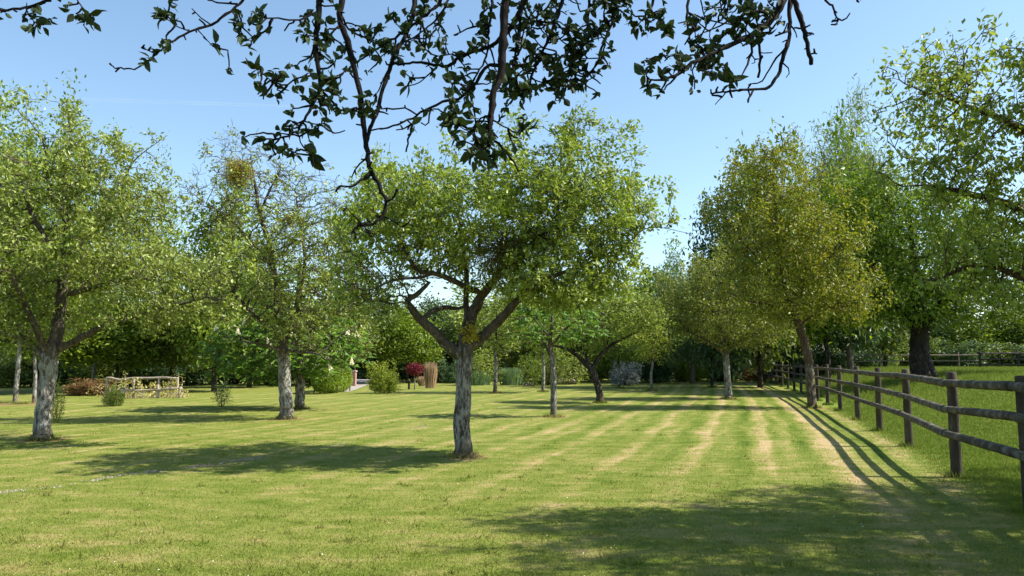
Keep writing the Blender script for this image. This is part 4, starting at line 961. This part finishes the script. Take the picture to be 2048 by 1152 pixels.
# ------------------------------------------------------------------ rail fences
def pole(P, R, mat, name, parent, rng, k=12, wob=.002, flat=False):
    P = np.array(P, float); n = max(3, int(np.linalg.norm(P[-1]-P[0])/.25)+1); C = catmull(P, n); 
    C[1:-1] += rng.normal(0, wob, (n-2, 3))
    R = np.linspace(R*1.05, R*.95, n)*(1+rng.normal(0, .014, n)); T = unit(np.gradient(C, axis=0)); ref = np.array([0, 0, 1.]) if abs(T.mean(0)[2]) < .7 else np.array([1., 0, 0])
    A = unit(np.cross(T, ref)); B = np.cross(T, A); ang = np.arange(k)*2*math.pi/k
    ring = C[:, None]+R[:, None, None]*(np.cos(ang)[None, :, None]*A[:, None]+np.sin(ang)[None, :, None]*B[:, None])
    # domed ends
    e0 = C[0]-T[0]*R[0]*.25; e1 = C[-1]+T[-1]*R[-1]*.25
    r0 = C[0]+(ring[0]-C[0])*.8-T[0]*R[0]*.2; r1 = C[-1]+(ring[-1]-C[-1])*.8+T[-1]*R[-1]*.2
    V = np.vstack([r0[None].reshape(-1, 3), ring.reshape(-1, 3), r1, [e0], [e1]]); m = n+2
    i = np.arange(m-1)[:, None]*k; j = np.arange(k)[None]; j2 = (j+1) % k
    q = np.stack([i+j, i+j2, i+k+j2, i+k+j], -1).reshape(-1, 4); Fv = [q.ravel()]; c = [np.full(len(q), 4)]
    jj = np.arange(k); Fv.append(np.stack([jj, np.full(k, m*k), (jj+1) % k], 1).ravel()); c.append(np.full(k, 3))
    Fv.append(np.stack([(m-1)*k+jj, (m-1)*k+(jj+1) % k, np.full(k, m*k+1)], 1).ravel()); c.append(np.full(k, 3))
    return mesh_np(name, V, np.concatenate(Fv), np.concatenate(c), mat, parent, smooth=True)
rng = np.random.default_rng(99)
ypix = [955, 893, 862, 840, 822, 810]; xpix = [1914, 1819, 1759, 1716, 1681, 1656]
posts = [G(a_, b_)[:2] for a_, b_ in zip(xpix, ypix)]
p0 = posts[0]; first = np.array([.6385*(p0[1]-2.45), p0[1]-2.45]); posts = [first-np.array([.9, 3.1]), first]+posts
last = posts[-1]
yy = last[1]
off = last[0]-fx(yy)
while yy < 56:
    yy += 3.15; posts.append(np.array([fx(yy)+off*(1-(yy-last[1])/30), yy]))
posts = np.array(posts)
t = empty('rail_fence', (posts[1][0], posts[1][1], float(gz(*posts[1]))), 'weathered three-rail fence with round posts running from the right edge into the distance', 'fence')
o0 = np.array(t.location)
side = []
for i_, q in enumerate(posts):
    g_ = posts[min(i_+1, len(posts)-1)]-posts[max(i_-1, 0)]; g_ = g_/np.linalg.norm(g_); nrm = np.array([-g_[1], g_[0]]); side.append(nrm)
    z0 = float(gz(*q)); hh = 1.36+rng.normal(0, .015); ln = rng.normal(0, .012, 2)
    pole([np.array([q[0], q[1], z0-.2])-o0, np.array([q[0]+ln[0], q[1]+ln[1], z0+hh])-o0], .066, WOODP, 'post', t, rng)
for hgt in (1.235, .91, .57):
    jit = rng.normal(0, .012, len(posts))
    for i_ in range(len(posts)-1):
        a_, b_ = posts[i_], posts[i_+1]; na, nb = side[i_]*.108, side[i_+1]*.108
        A_ = np.array([a_[0]+na[0], a_[1]+na[1], float(gz(*a_))+hgt+jit[i_]])-o0; B_ = np.array([b_[0]+nb[0], b_[1]+nb[1], float(gz(*b_))+hgt+jit[i_+1]])-o0
        d_ = unit(B_-A_); pole([A_+d_*.01, (A_+B_)/2+rng.normal(0, .005, 3), B_-d_*.01], .051+rng.normal(0, .002), WOOD, 'rail', t, rng)
# tufts left long round the posts and trunks
TP = []
for q in posts: 
    k_ = 160; a_ = rng.uniform(0, 6.28, k_); r_ = rng.uniform(.05, .2, k_); TP.append(np.stack([q[0]+r_*np.cos(a_), q[1]+r_*np.sin(a_)], 1))
for kx, b_ in FEET.items():
    k_ = 260; a_ = rng.uniform(0, 6.28, k_); r_ = rng.uniform(.12, .3, k_); TP.append(np.stack([b_[0]+r_*np.cos(a_), b_[1]+r_*np.sin(a_)], 1))
TP = np.vstack(TP); P = np.stack([TP[:, 0], TP[:, 1], gz(TP[:, 0], TP[:, 1])-.004], 1)
o = grass_mesh('tufts', P, rng.uniform(.04, .13, len(P)), .006+.0006*P[:, 1], rng, BLADE, .4); tag(o, 'longer grass tufts round the fence posts and trunks', 'grass', kind='stuff')

def field_fence(name, pts, hts, rails, pr, rr, mat, label, seed):
    rng = np.random.default_rng(seed); P0 = np.array([pts[0][0], pts[0][1], float(gz(*pts[0][:2]))]); t = empty(name, P0, label, 'fence')
    zs = [float(gz(p_[0], p_[1])) for p_ in pts]
    for p_, z in zip(pts, zs): pole([np.array([p_[0], p_[1], z-.2])-P0, np.array([p_[0], p_[1], z+hts])-P0], pr, mat, 'post', t, rng, 8)
    for h_ in rails:
        for i_ in range(len(pts)-1):
            pole([np.array([pts[i_][0], pts[i_][1]-.1, zs[i_]+h_])-P0, np.array([pts[i_+1][0], pts[i_+1][1]-.1, zs[i_+1]+h_])-P0], rr, mat, 'rail', t, rng, 8)
field_fence('field_fence', [at(px, 58)[:2] for px in (1560, 1625, 1691, 1760, 1838, 1917, 1958)], 1.3, (1.1, .7), .06, .045, WOODF, 'pale two-rail fence crossing the pasture behind the oak', 7)
field_fence('field_gate', [at(px, 56)[:2] for px in (1960, 1998, 2036, 2080)], 1.35, (1.2, .8, .42), .085, .055, WOODD, 'dark three-rail fence section near the right edge of the pasture', 8)
# prop leaning beside oak
t = empty('leaning_prop', at(1862, 34), 'dark pole propped against the oak trunk', 'pole')
p_ = at(1862, 34); mesh_ = pole([W(1870, 752, 33.8)-p_, W(1846, 690, 35)-p_], .11, B_DARK, 'pole', t, rng)

# ------------------------------------------------------------------ rustic log trellis with vine
pb = G(265, 797); D = pb[1]; rng = np.random.default_rng(61)
t = empty('log_trellis', pb, 'rustic trellis of pale crooked logs with two rails on the left lawn', 'trellis')
def LW(px, py, dy=0): return W(px, py, D+dy)-pb
for px, py0, py1, dy in ((215, 795, 755, 1.6), (268, 797, 758, 0), (316, 797, 770, 0), (361, 797, 774, 0), (318, 790, 757, 1.6), (355, 790, 758, 1.6), (250, 795, 780, 0)):
    q = LW(px, py1, dy); pole([np.array([q[0], q[1], float(0)-.1]), np.array([q[0]+rng.normal(0, .03), q[1], q[2]*.5]), q], .055, LOG, 'post', t, rng, 8, .008)
for pts in ([(213, 756, 1.6), (240, 759, 1.6), (270, 757, 1.6), (320, 756, 1.6), (357, 757, 1.6)], [(238, 781, 0), (290, 781, 0), (330, 778, 0), (364, 777, 0)]):
    pole([LW(*q) for q in pts], .05, LOG, 'rail', t, rng, 8, .012)
# vine
t = empty('climbing_vine', pb, 'yellow-green vine sprawling over the log trellis', 'vine')
chains = []; LP = []
for px0 in (220, 240, 262, 283, 305, 320, 335, 350, 360):
    for _ in range(7):
        q = LW(px0+rng.uniform(-8, 8), 797, rng.uniform(0, 1.2)); q[2] = 0; pts = [q]; d_ = unit(np.array([rng.normal(0, .4), rng.normal(0, .3), 1.2]))
        for k in range(9): d_ = unit(d_+rng.normal(0, .45, 3)+[0, 0, -.16*k/3]); q = q+d_*.13; q[2] = max(q[2], .03); pts.append(q.copy()); LP += [q+rng.normal(0, .05, 3) for _ in range(3 if k > 3 else 1)]
        chains.append((np.array(pts), np.linspace(.012, .004, 10)))
V, Fv, c = tube_mesh(chains, rng); mesh_np('stems', V, Fv, c, LOG, t)
LP = np.array(LP); nn = len(LP); V, Fv, c = leaf_quads(LP, unit(rng.normal(size=(nn, 3))), unit(rng.normal(size=(nn, 3))+[0, 0, .6]), rng.uniform(.05, .10, nn), rng.uniform(.04, .08, nn)); mesh_np('foliage', V, Fv, c, L_VINE, t, attr=rng.uniform(size=nn))

# ------------------------------------------------------------------ overhanging pear tree (camera stands under it)
rng = np.random.default_rng(123)
tb = np.array([1.5, -1.6, 0.]); tb[2] = float(gz(tb[0], tb[1]))
pear = empty('pear_tree', tb, 'dark overhanging branches with small leaves hanging into the top of the view', 'tree')
sc_l = [np.array([1.5, -1.4, 2.6]), np.array([.9, -.2, 3.5]), np.array([.4, 1.3, 3.9]), np.array([.1, 2.6, 4.0])]
# (points in picture, start depth, end depth, start px radius, end px radius, leafiness)
BR = [
 ([(505, -60), (490, -10), (470, 15), (430, 45), (380, 63), (340, 88), (312, 108), (275, 135), (245, 138), (222, 130)], 3.0, 2.7, 5, 1.8, .12),
 ([(380, 63), (350, 50), (325, 30)], 2.9, 2.8, 2.5, 1.5, 1.0), ([(420, 42), (395, 30), (384, 17)], 2.95, 3.0, 2.2, 1.5, .1), ([(395, 62), (412, 78), (425, 92)], 2.9, 2.95, 2, 1.3, .9),
 ([(312, 108), (292, 100), (288, 94)], 2.8, 2.8, 2, 1.5, .1), ([(472, 15), (478, 45), (484, 68)], 3, 3, 2.5, 1.5, .7), ([(470, 5), (440, 5), (415, 0)], 3, 3, 3, 2, .1),
 ([(140, -40), (110, -6), (80, 6), (40, 17), (-30, 20)], 2.9, 2.7, 4, 3, .5), ([(50, 15), (62, 38), (75, 50)], 2.8, 2.8, 2, 1.2, 1.3), ([(150, -10), (165, 15), (180, 30)], 2.9, 2.9, 2, 1.2, 1.1),
 ([(645, -80), (640, -10), (635, 50), (632, 90), (637, 140), (640, 178), (628, 202), (607, 242), (590, 266), (557, 277), (528, 280)], 2.9, 2.6, 9, 2, .9),
 ([(641, 177), (667, 204), (681, 221), (705, 218), (727, 215)], 2.75, 2.9, 4, 2, .7), ([(637, 153), (607, 153), (572, 168), (554, 171), (540, 159), (516, 143)], 2.8, 2.6, 3, 1.5, 1.1),
 ([(630, 24), (599, 41), (569, 38), (534, 38), (519, 47)], 2.85, 2.6, 3.5, 2, .6), ([(607, 242), (635, 250), (650, 245)], 2.65, 2.6, 2, 1.2, .9), ([(595, 262), (605, 290), (625, 310)], 2.65, 2.55, 2.5, 1.3, 1.5),
 ([(690, -80), (683, 0), (681, 44), (696, 88), (711, 147), (720, 192), (727, 236), (731, 280), (737, 322), (744, 347), (759, 371), (771, 400), (769, 425), (757, 442), (737, 449), (723, 450), (708, 460), (704, 468)], 3.1, 2.6, 9, 2.6, .04),
 ([(772, 402), (788, 395), (794, 378)], 2.65, 2.6, 4, 2, 0), ([(742, 349), (720, 361), (701, 373), (680, 372)], 2.7, 2.55, 4.5, 2.6, 0), ([(735, 315), (725, 322), (713, 337), (703, 355)], 2.7, 2.7, 3, 2, 0),
 ([(769, 434), (788, 444), (805, 454)], 2.65, 2.7, 2.5, 1.6, 0), ([(723, 450), (713, 434), (693, 415)], 2.6, 2.55, 3, 1.4, .1), ([(728, 449), (733, 462), (738, 470)], 2.6, 2.6, 2, 1.2, 0), ([(736, 305), (748, 306)], 2.7, 2.65, 3, 2, 0),
 ([(681, 50), (655, 75), (640, 85)], 3, 2.9, 4, 3, .6), ([(683, 30), (700, 60), (730, 75), (760, 90)], 3.0, 3.2, 3.5, 2, .8), ([(711, 130), (690, 145), (665, 155)], 2.9, 2.85, 2.5, 1.6, .8),
 ([(835, -80), (829, 0), (823, 38), (808, 77), (782, 127), (767, 177), (755, 221), (740, 259), (733, 285)], 3.3, 2.8, 7, 4.5, .12),
 ([(781, 130), (768, 155), (757, 180), (748, 190)], 3.0, 2.9, 2.5, 1.5, .2),
 ([(910, -60), (896, 0), (873, 38), (838, 68), (799, 88), (760, 115)], 3.4, 3.1, 4, 2, .7), ([(895, -60), (882, 0), (826, 50), (764, 91), (717, 121)], 3.2, 3.0, 5.5, 2.4, .5),
 ([(812, 66), (795, 50), (785, 38)], 3.1, 3.0, 2.2, 1.4, .9), ([(868, 45), (876, 60), (880, 78)], 3.2, 3.2, 2, 1.2, .8), ([(838, 68), (845, 90), (860, 105), (880, 112), (905, 108)], 3.2, 3.0, 2.4, 1.8, .7),
 ([(1060, -90), (1048, 0), (1018, 59), (977, 94), (930, 109), (894, 132), (845, 126), (800, 127), (775, 130)], 3.0, 3.0, 8, 2.4, .12),
 ([(874, 134), (850, 155), (838, 165), (815, 172)], 2.95, 2.9, 2.5, 1.5, .7), ([(897, 105), (890, 92), (893, 80)], 3, 3, 2.4, 1.6, 0),
 ([(1014, -90), (1011, 0), (1006, 89), (1003, 147), (989, 183), (981, 236), (980, 265), (977, 295)], 2.7, 2.5, 13, 6, .22),
 ([(985, 275), (997, 288), (1012, 307), (1028, 325), (1036, 342)], 2.5, 2.45, 4.5, 2, .1), ([(984, 240), (1002, 250), (1020, 262), (1038, 265), (1050, 258)], 2.5, 2.5, 3, 1.6, .5), ([(990, 250), (1000, 238), (1005, 228)], 2.5, 2.5, 2.5, 1.5, .1),
 ([(980, 262), (950, 262), (925, 250), (912, 240)], 2.5, 2.4, 3, 1.5, 1.0), ([(980, 280), (955, 275), (935, 262), (900, 245)], 2.5, 2.4, 3, 1.5, 1.0), ([(977, 295), (960, 300), (945, 310)], 2.5, 2.4, 3.5, 1.8, 1.8), ([(978, 290), (990, 305), (985, 315)], 2.5, 2.45, 3, 1.8, 1.6),
 ([(983, 230), (960, 240), (950, 262), (958, 290)], 2.5, 2.5, 3, 1.8, .9), ([(1000, 130), (974, 134), (941, 177), (918, 195), (865, 212), (835, 230), (824, 255), (818, 276), (812, 304)], 2.7, 2.9, 5, 2.2, .06),
 ([(835, 230), (805, 245), (775, 255), (742, 261)], 2.9, 2.8, 3.2, 2.4, .05), ([(832, 222), (810, 216), (785, 219), (764, 218)], 2.9, 2.9, 2.6, 1.8, 0), ([(833, 245), (812, 255), (792, 260)], 2.9, 2.85, 2.6, 1.8, 0),
 ([(862, 216), (856, 235), (853, 250), (842, 245)], 2.9, 2.9, 3, 2, 0), ([(921, 195), (905, 215), (893, 235)], 2.8, 2.8, 2.6, 1.6, .1), ([(941, 177), (925, 170), (905, 165)], 2.8, 2.7, 2.4, 1.5, .8),
 ([(970, -60), (985, 0), (976, 60), (974, 110), (945, 165)], 3.0, 2.9, 4.5, 2, .6), ([(960, 45), (940, 55), (908, 70)], 3, 2.9, 3, 1.8, .1),
 ([(1135, -70), (1125, 0), (1110, 44), (1089, 97), (1066, 147), (1054, 183), (1035, 190)], 3.1, 2.8, 5.5, 2, 1.1), ([(1235, -60), (1225, 0), (1225, 38), (1207, 89), (1186, 139), (1154, 162), (1113, 177)], 3.2, 2.9, 5, 1.8, .8),
 ([(1185, -60), (1178, 0), (1175, 50), (1160, 112), (1151, 165)], 3.2, 3.0, 4.5, 2, 1.4), ([(1225, 38), (1200, 55), (1180, 75), (1150, 90)], 3.1, 3.0, 3, 1.5, 1.4), ([(1110, 44), (1085, 50), (1060, 40)], 3.0, 2.9, 2.5, 1.4, 1.3),
 ([(1089, 97), (1070, 110), (1058, 95)], 2.9, 2.8, 2.4, 1.3, 1.3), ([(1060, 155), (1090, 165), (1110, 150)], 2.85, 2.9, 2.4, 1.3, 1.5), ([(1186, 110), (1165, 118), (1150, 110)], 3, 3, 2.2, 1.3, 1.0), ([(1066, 147), (1040, 150), (1020, 160)], 2.8, 2.7, 2.2, 1.3, 1.0),
 ([(1160, 90), (1130, 110), (1105, 120)], 3, 2.9, 2.4, 1.3, 1.5), ([(1160, 120), (1135, 135), (1115, 140)], 3, 2.95, 2.4, 1.3, 1.5), ([(1186, 139), (1190, 150), (1176, 160)], 2.9, 2.9, 2.4, 1.6, 0),
 ([(1045, -10), (1040, 50), (1030, 110), (1022, 150)], 2.9, 2.8, 5, 2.2, .8), ([(1015, 59), (1060, 40), (1090, 20), (1110, -10)], 3, 3.1, 3, 3, .8),
 ([(1320, -60), (1307, 0), (1295, 25), (1275, 52)], 3.3, 3.1, 4, 1.6, 1.6), ([(1300, 15), (1318, 40), (1335, 60)], 3.2, 3.1, 2.8, 1.4, 1.6), ([(1270, -30), (1255, 5), (1235, 15)], 3.2, 3.1, 3, 1.6, 1.4),
 ([(1520, -60), (1505, 0), (1470, 50), (1434, 79), (1405, 103), (1376, 113), (1329, 111)], 3.1, 2.8, 6.5, 1.8, .5), ([(1590, -60), (1566, 0), (1546, 35), (1511, 64), (1472, 85), (1428, 105), (1387, 126), (1358, 146), (1329, 160), (1300, 158), (1291, 146)], 3.0, 2.6, 11, 1.8, .3),
 ([(1575, -60), (1590, 6), (1607, 59), (1622, 129)], 2.8, 2.75, 9, 5.5, 0), ([(1619, 110), (1634, 108)], 2.76, 2.7, 2.6, 2.2, 0),
 ([(1585, -20), (1579, 23), (1578, 76), (1566, 117), (1552, 158), (1528, 177), (1481, 180), (1455, 182), (1423, 188)], 2.9, 2.6, 6.5, 2.4, 0),
 ([(1508, 180), (1500, 192), (1496, 205)], 2.7, 2.65, 3.4, 2.6, 0), ([(1452, 185), (1442, 198), (1430, 209)], 2.6, 2.6, 2.4, 1.4, 0), ([(1578, 91), (1552, 117), (1534, 147), (1515, 165), (1496, 170)], 2.8, 2.75, 4, 1.6, 0), ([(1460, 182), (1459, 165)], 2.6, 2.6, 2.4, 1.6, 1.2),
 ([(1508, 70), (1502, 108), (1487, 144), (1470, 164)], 2.85, 2.7, 4, 1.6, .12), ([(1515, 68), (1521, 105), (1516, 155)], 2.85, 2.8, 4, 3, .05), ([(1521, 105), (1545, 105)], 2.8, 2.8, 2, 1.5, 0), ([(1505, 110), (1512, 122), (1503, 127)], 2.8, 2.8, 2, 1.2, 0),
 ([(1572, 128), (1582, 140), (1572, 155)], 2.75, 2.75, 2.4, 1.4, 0), ([(1582, 45), (1592, 62), (1594, 75)], 2.85, 2.8, 2.4, 1.6, 0), ([(1590, 55), (1604, 58)], 2.85, 2.78, 2.6, 2.6, 0), ([(1580, 62), (1560, 68), (1550, 72)], 2.85, 2.8, 4, 2.4, .1),
 ([(1380, -60), (1376, 0), (1373, 44), (1379, 73), (1387, 91)], 3, 2.9, 4.5, 1.8, 0), ([(1378, 25), (1420, 42), (1468, 50)], 3, 3.0, 2.2, 2.2, .5), ([(1400, -40), (1402, 0), (1408, 30), (1412, 56)], 3, 3, 2.8, 1.4, 0), ([(1405, 103), (1393, 85), (1390, 60)], 2.9, 2.9, 2.2, 1.5, .8),
 ([(1470, 50), (1445, 30), (1440, -10)], 3, 3, 2.4, 2, 1.5), ([(1430, 60), (1418, 70), (1428, 85)], 3, 2.95, 2, 1.4, .8), ([(1546, 35), (1520, 20), (1505, 25)], 2.95, 2.9, 3.2, 1.6, 1.4), ([(1530, 50), (1545, 60), (1530, 70)], 2.9, 2.85, 3, 1.6, 1.0),
 ([(1500, 68), (1480, 45), (1490, 20)], 2.9, 2.95, 2.8, 1.6, 1.4), ([(1420, 108), (1425, 125), (1424, 145)], 2.85, 2.8, 3, 2, .5), ([(1387, 126), (1400, 140), (1432, 135)], 2.8, 2.8, 2.2, 1.4, .9), ([(1358, 130), (1348, 120), (1360, 115)], 2.8, 2.8, 2, 1.4, 1.0),
 ([(1640, -60), (1651, 0), (1666, 15), (1672, 35), (1683, 41)], 2.9, 2.9, 4, 2.2, 0), ([(1672, 35), (1664, 45)], 2.9, 2.9, 1.8, 1.2, 0), ([(1675, 37), (1671, 50)], 2.9, 2.9, 1.8, 1.2, 0), ([(1700, -60), (1712, -10), (1716, 4)], 3, 3, 4, 3, 0),
]
chains = []; LP = []; LD = []; LL = []
tops = []; SAMP = []
for pts, d0, d1, r0, r1, lf in BR:
    pts = np.array(pts, float); n = len(pts); seg = np.concatenate([[0], np.cumsum(np.linalg.norm(np.diff(pts, axis=0), axis=1))]); tt = seg/seg[-1]
    if pts[0][1] > -5 and SAMP:
        S_ = np.array(SAMP); dist_ = np.linalg.norm(S_[:, :2]-pts[0], axis=1); j_ = int(dist_.argmin())
        if dist_[j_] < 45: d1 = S_[j_, 2]+(d1-d0); d0 = S_[j_, 2]; pts[0] = S_[j_, :2]
    dd = d0+(d1-d0)*tt
    for a_ in range(n-1):
        for f_ in np.linspace(0, 1, 12): q_ = pts[a_]*(1-f_)+pts[a_+1]*f_; SAMP.append((q_[0], q_[1], dd[a_]*(1-f_)+dd[a_+1]*f_))
    Wp = np.array([W(a_, b_, c_) for (a_, b_), c_ in zip(pts, dd)])
    m = max(4, int(seg[-1]/9)); C = catmull(Wp, m); tq = np.linspace(0, 1, m); dq = d0+(d1-d0)*tq
    rad = (r0+(r1-r0)*tq**.8)*dq/F*.74
    C[1:-1] += rng.normal(0, .0019, (m-2, 3))
    knob = 1+np.abs(rng.normal(0, .16, m)); 
    chains.append((C, rad*knob))
    if pts[0][1] <= -5: tops.append((C[0], rad[0]))
    T = unit(np.gradient(C, axis=0))
    # knobbly spurs and rosettes
    for i_ in range(1, m):
        py_ = pts[0][1]+(pts[-1][1]-pts[0][1])*tq[i_]
        if rng.uniform() < .34+.25*min(lf, 1):
            d_ = unit(np.cross(T[i_], rng.normal(size=3))+T[i_]*.3); q = C[i_].copy(); sp = [q]; nseg = rng.integers(1, 5) if lf > .25 else rng.integers(1, 3)
            for k in range(nseg): d_ = unit(d_+rng.normal(0, .35, 3)); q = q+d_*.014*rng.uniform(.7, 1.6); sp.append(q)
            if len(sp) > 1: chains.append((np.array(sp), np.linspace(.0042, .0026, len(sp))*rng.uniform(.9, 1.3)))
            if rng.uniform() < lf*1.05:
                for _ in range(rng.integers(4, 9)): LP.append(q+rng.normal(0, .006, 3)); LD.append(unit(d_*.4+rng.normal(0, .75, 3)+[0, 0, -.15])); LL.append(rng.uniform(.02, .046))
    if lf > .22 and seg[-1] > 30:
        for _ in range(int(seg[-1]*dd.mean()/F/.05*min(lf, 1.2)*.95)):
            i_ = rng.integers(1, m)
            if C[i_][2] > W(0, -40, dd.mean())[2]: continue
            d_ = unit(np.cross(T[i_], rng.normal(size=3))+T[i_]*rng.uniform(0, .9)); q = C[i_].copy(); sp = [q]; nn_ = rng.integers(4, 10)
            for k in range(nn_): d_ = unit(d_+rng.normal(0, .33, 3)); q = q+d_*.016*rng.uniform(.7, 1.4); sp.append(q)
            chains.append((np.array(sp), np.linspace(.0042, .0022, len(sp))*(1+np.abs(rng.normal(0, .15, len(sp))))))
            for h_ in range(2, len(sp)):
                if (h_ == len(sp)-1 and rng.uniform() < .8) or rng.uniform() < .12:
                    for _k in range(rng.integers(3, 7)): LP.append(sp[h_]+rng.normal(0, .005, 3)); LD.append(unit(d_*.4+rng.normal(0, .75, 3)+[0, 0, -.15])); LL.append(rng.uniform(.018, .042))
    if lf > .15:
        for _ in range(int(3+lf*4)): LP.append(C[-1]+rng.normal(0, .006, 3)); LD.append(unit(T[-1]*.7+rng.normal(0, .65, 3))); LL.append(rng.uniform(.03, .06))
# join every branch that leaves the picture to the scaffold limbs overhead
limb_paths = [
 [(1.5, -1.6, -.1, .26), (1.5, -1.6, .2, .21), (1.48, -1.55, 1.2, .18), (1.45, -1.5, 2.0, .17), (1.2, -1.0, 2.9, .13), (.8, 0, 3.6, .1), (.4, 1.2, 4.1, .08), (.1, 2.4, 4.25, .05), (-.2, 3.4, 4.3, .02)],
 [(1.2, -1.0, 2.9, .1), (.2, -.2, 3.8, .08), (-.6, 1.0, 4.2, .06), (-1.0, 2.4, 4.2, .035), (-1.6, 3.2, 4.1, .015)],
 [(1.4, -1.3, 2.4, .11), (1.7, 0, 3.5, .09), (1.6, 1.4, 4.1, .07), (1.3, 2.6, 4.2, .04), (1.2, 3.4, 4.3, .015)],
 [(1.45, -1.4, 2.2, .12), (2.6, -.9, 3.5, .09), (3.6, .2, 4.4, .05), (4.2, 1.0, 4.9, .02)], [(1.5, -1.5, 2.3, .1), (1.4, -2.6, 3.6, .07), (1.2, -3.6, 4.4, .03)], [(1.7, .2, 3.6, .07), (2.6, 1.4, 4.6, .05), (3.0, 2.4, 5.0, .02)]]
pos, par, rad = seed_limbs([[tuple(q) for q in L_] for L_ in limb_paths], .12, rng, .01)
A_ = np.array(pos)
for C0, r0 in tops:
    up_ = C0+np.array([0, 0, .5]); j = int(np.argmin(np.linalg.norm(A_-up_, axis=1))); mid = (C0+A_[j])/2+[rng.normal(0, .1), rng.normal(0, .05), .12]
    c_ = catmull(np.array([A_[j], mid, C0]), 14); chains.append((c_, np.linspace(max(r0*1.15, .008), r0, 14)*(1+np.abs(rng.normal(0, .08, 14)))))
ells = [(1.6, .4, 5.0, 2.6, 2.8, 1.0, 4), (3.2, .6, 4.9, 1.8, 2.2, 1.1, 3), (.2, 1.4, 4.9, 2.0, 2.2, .6, 2), (1.2, -1.8, 4.8, 2.2, 1.8, 1.0, 2), (2.4, 2.2, 4.7, 1.6, 1.3, .8, 2), (4.4, 1.4, 4.2, 1.0, 1.6, .9, 1.4)]
att = ell_points(ells, 2600, rng, .2)
Pn, parr = colonize(pos, par, att, .15, .2, 80, rng, .25, .05)
r = radii(parr, np.array(rad), len(Pn), .004, 2.4)
ch2 = chains_of(Pn, parr, r); big = [(P_-tb, R2) for P_, R2 in ch2 if R2.max() > .035]; small = [(P_-tb, R2) for P_, R2 in ch2 if R2.max() <= .035]+[(P_-tb, R2) for P_, R2 in chains]
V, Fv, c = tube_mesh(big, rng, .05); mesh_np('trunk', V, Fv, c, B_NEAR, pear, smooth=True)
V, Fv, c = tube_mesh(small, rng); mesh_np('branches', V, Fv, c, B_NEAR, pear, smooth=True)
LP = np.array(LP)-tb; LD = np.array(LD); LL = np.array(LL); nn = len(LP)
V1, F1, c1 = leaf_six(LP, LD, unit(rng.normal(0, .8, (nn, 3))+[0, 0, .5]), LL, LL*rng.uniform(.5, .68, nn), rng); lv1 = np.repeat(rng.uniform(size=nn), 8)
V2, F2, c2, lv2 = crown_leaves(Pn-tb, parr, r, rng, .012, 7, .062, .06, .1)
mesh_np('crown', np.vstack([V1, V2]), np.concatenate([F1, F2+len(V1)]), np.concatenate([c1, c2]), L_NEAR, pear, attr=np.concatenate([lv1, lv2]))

# ------------------------------------------------------------------ faint contrail
m, nt = mat_new('contrail_ice'); df = nd(nt, 'ShaderNodeBsdfDiffuse'); df.inputs[0].default_value = (.9, .9, .9, 1); tr = nd(nt, 'ShaderNodeBsdfTransparent')
mx = nd(nt, 'ShaderNodeMixShader'); tc = nd(nt, 'ShaderNodeTexCoord'); nz = noise(nt, tc.outputs['Object'], .01, 3); lw = nd(nt, 'ShaderNodeLayerWeight'); lw.inputs[0].default_value = .5
fac = math_(nt, 'MULTIPLY', math_(nt, 'SUBTRACT', 1, lw.outputs['Facing']), math_(nt, 'MULTIPLY', nz.outputs['Fac'], .10)); nt.links.new(fac, mx.inputs[0])
nt.links.new(tr.outputs[0], mx.inputs[1]); nt.links.new(df.outputs[0], mx.inputs[2]); oo = nd(nt, 'ShaderNodeOutputMaterial'); nt.links.new(mx.outputs[0], oo.inputs[0])
ca = W(60, 195, 3000); cb = W(600, 213, 3300); C = np.linspace(ca, cb, 40)
V, Fv, c = tube_mesh([(C-ca, 8*np.sin(np.linspace(.05, 3.09, 40))**.4)], np.random.default_rng(1)); o = mesh_np('contrail', V, Fv, c, m, loc=ca, smooth=True); tag(o, 'faint white contrail across the blue sky at the upper left', 'contrail')
print('OBJS', len(bpy.data.objects), 'POLYS', sum(len(me.polygons) for me in bpy.data.meshes))
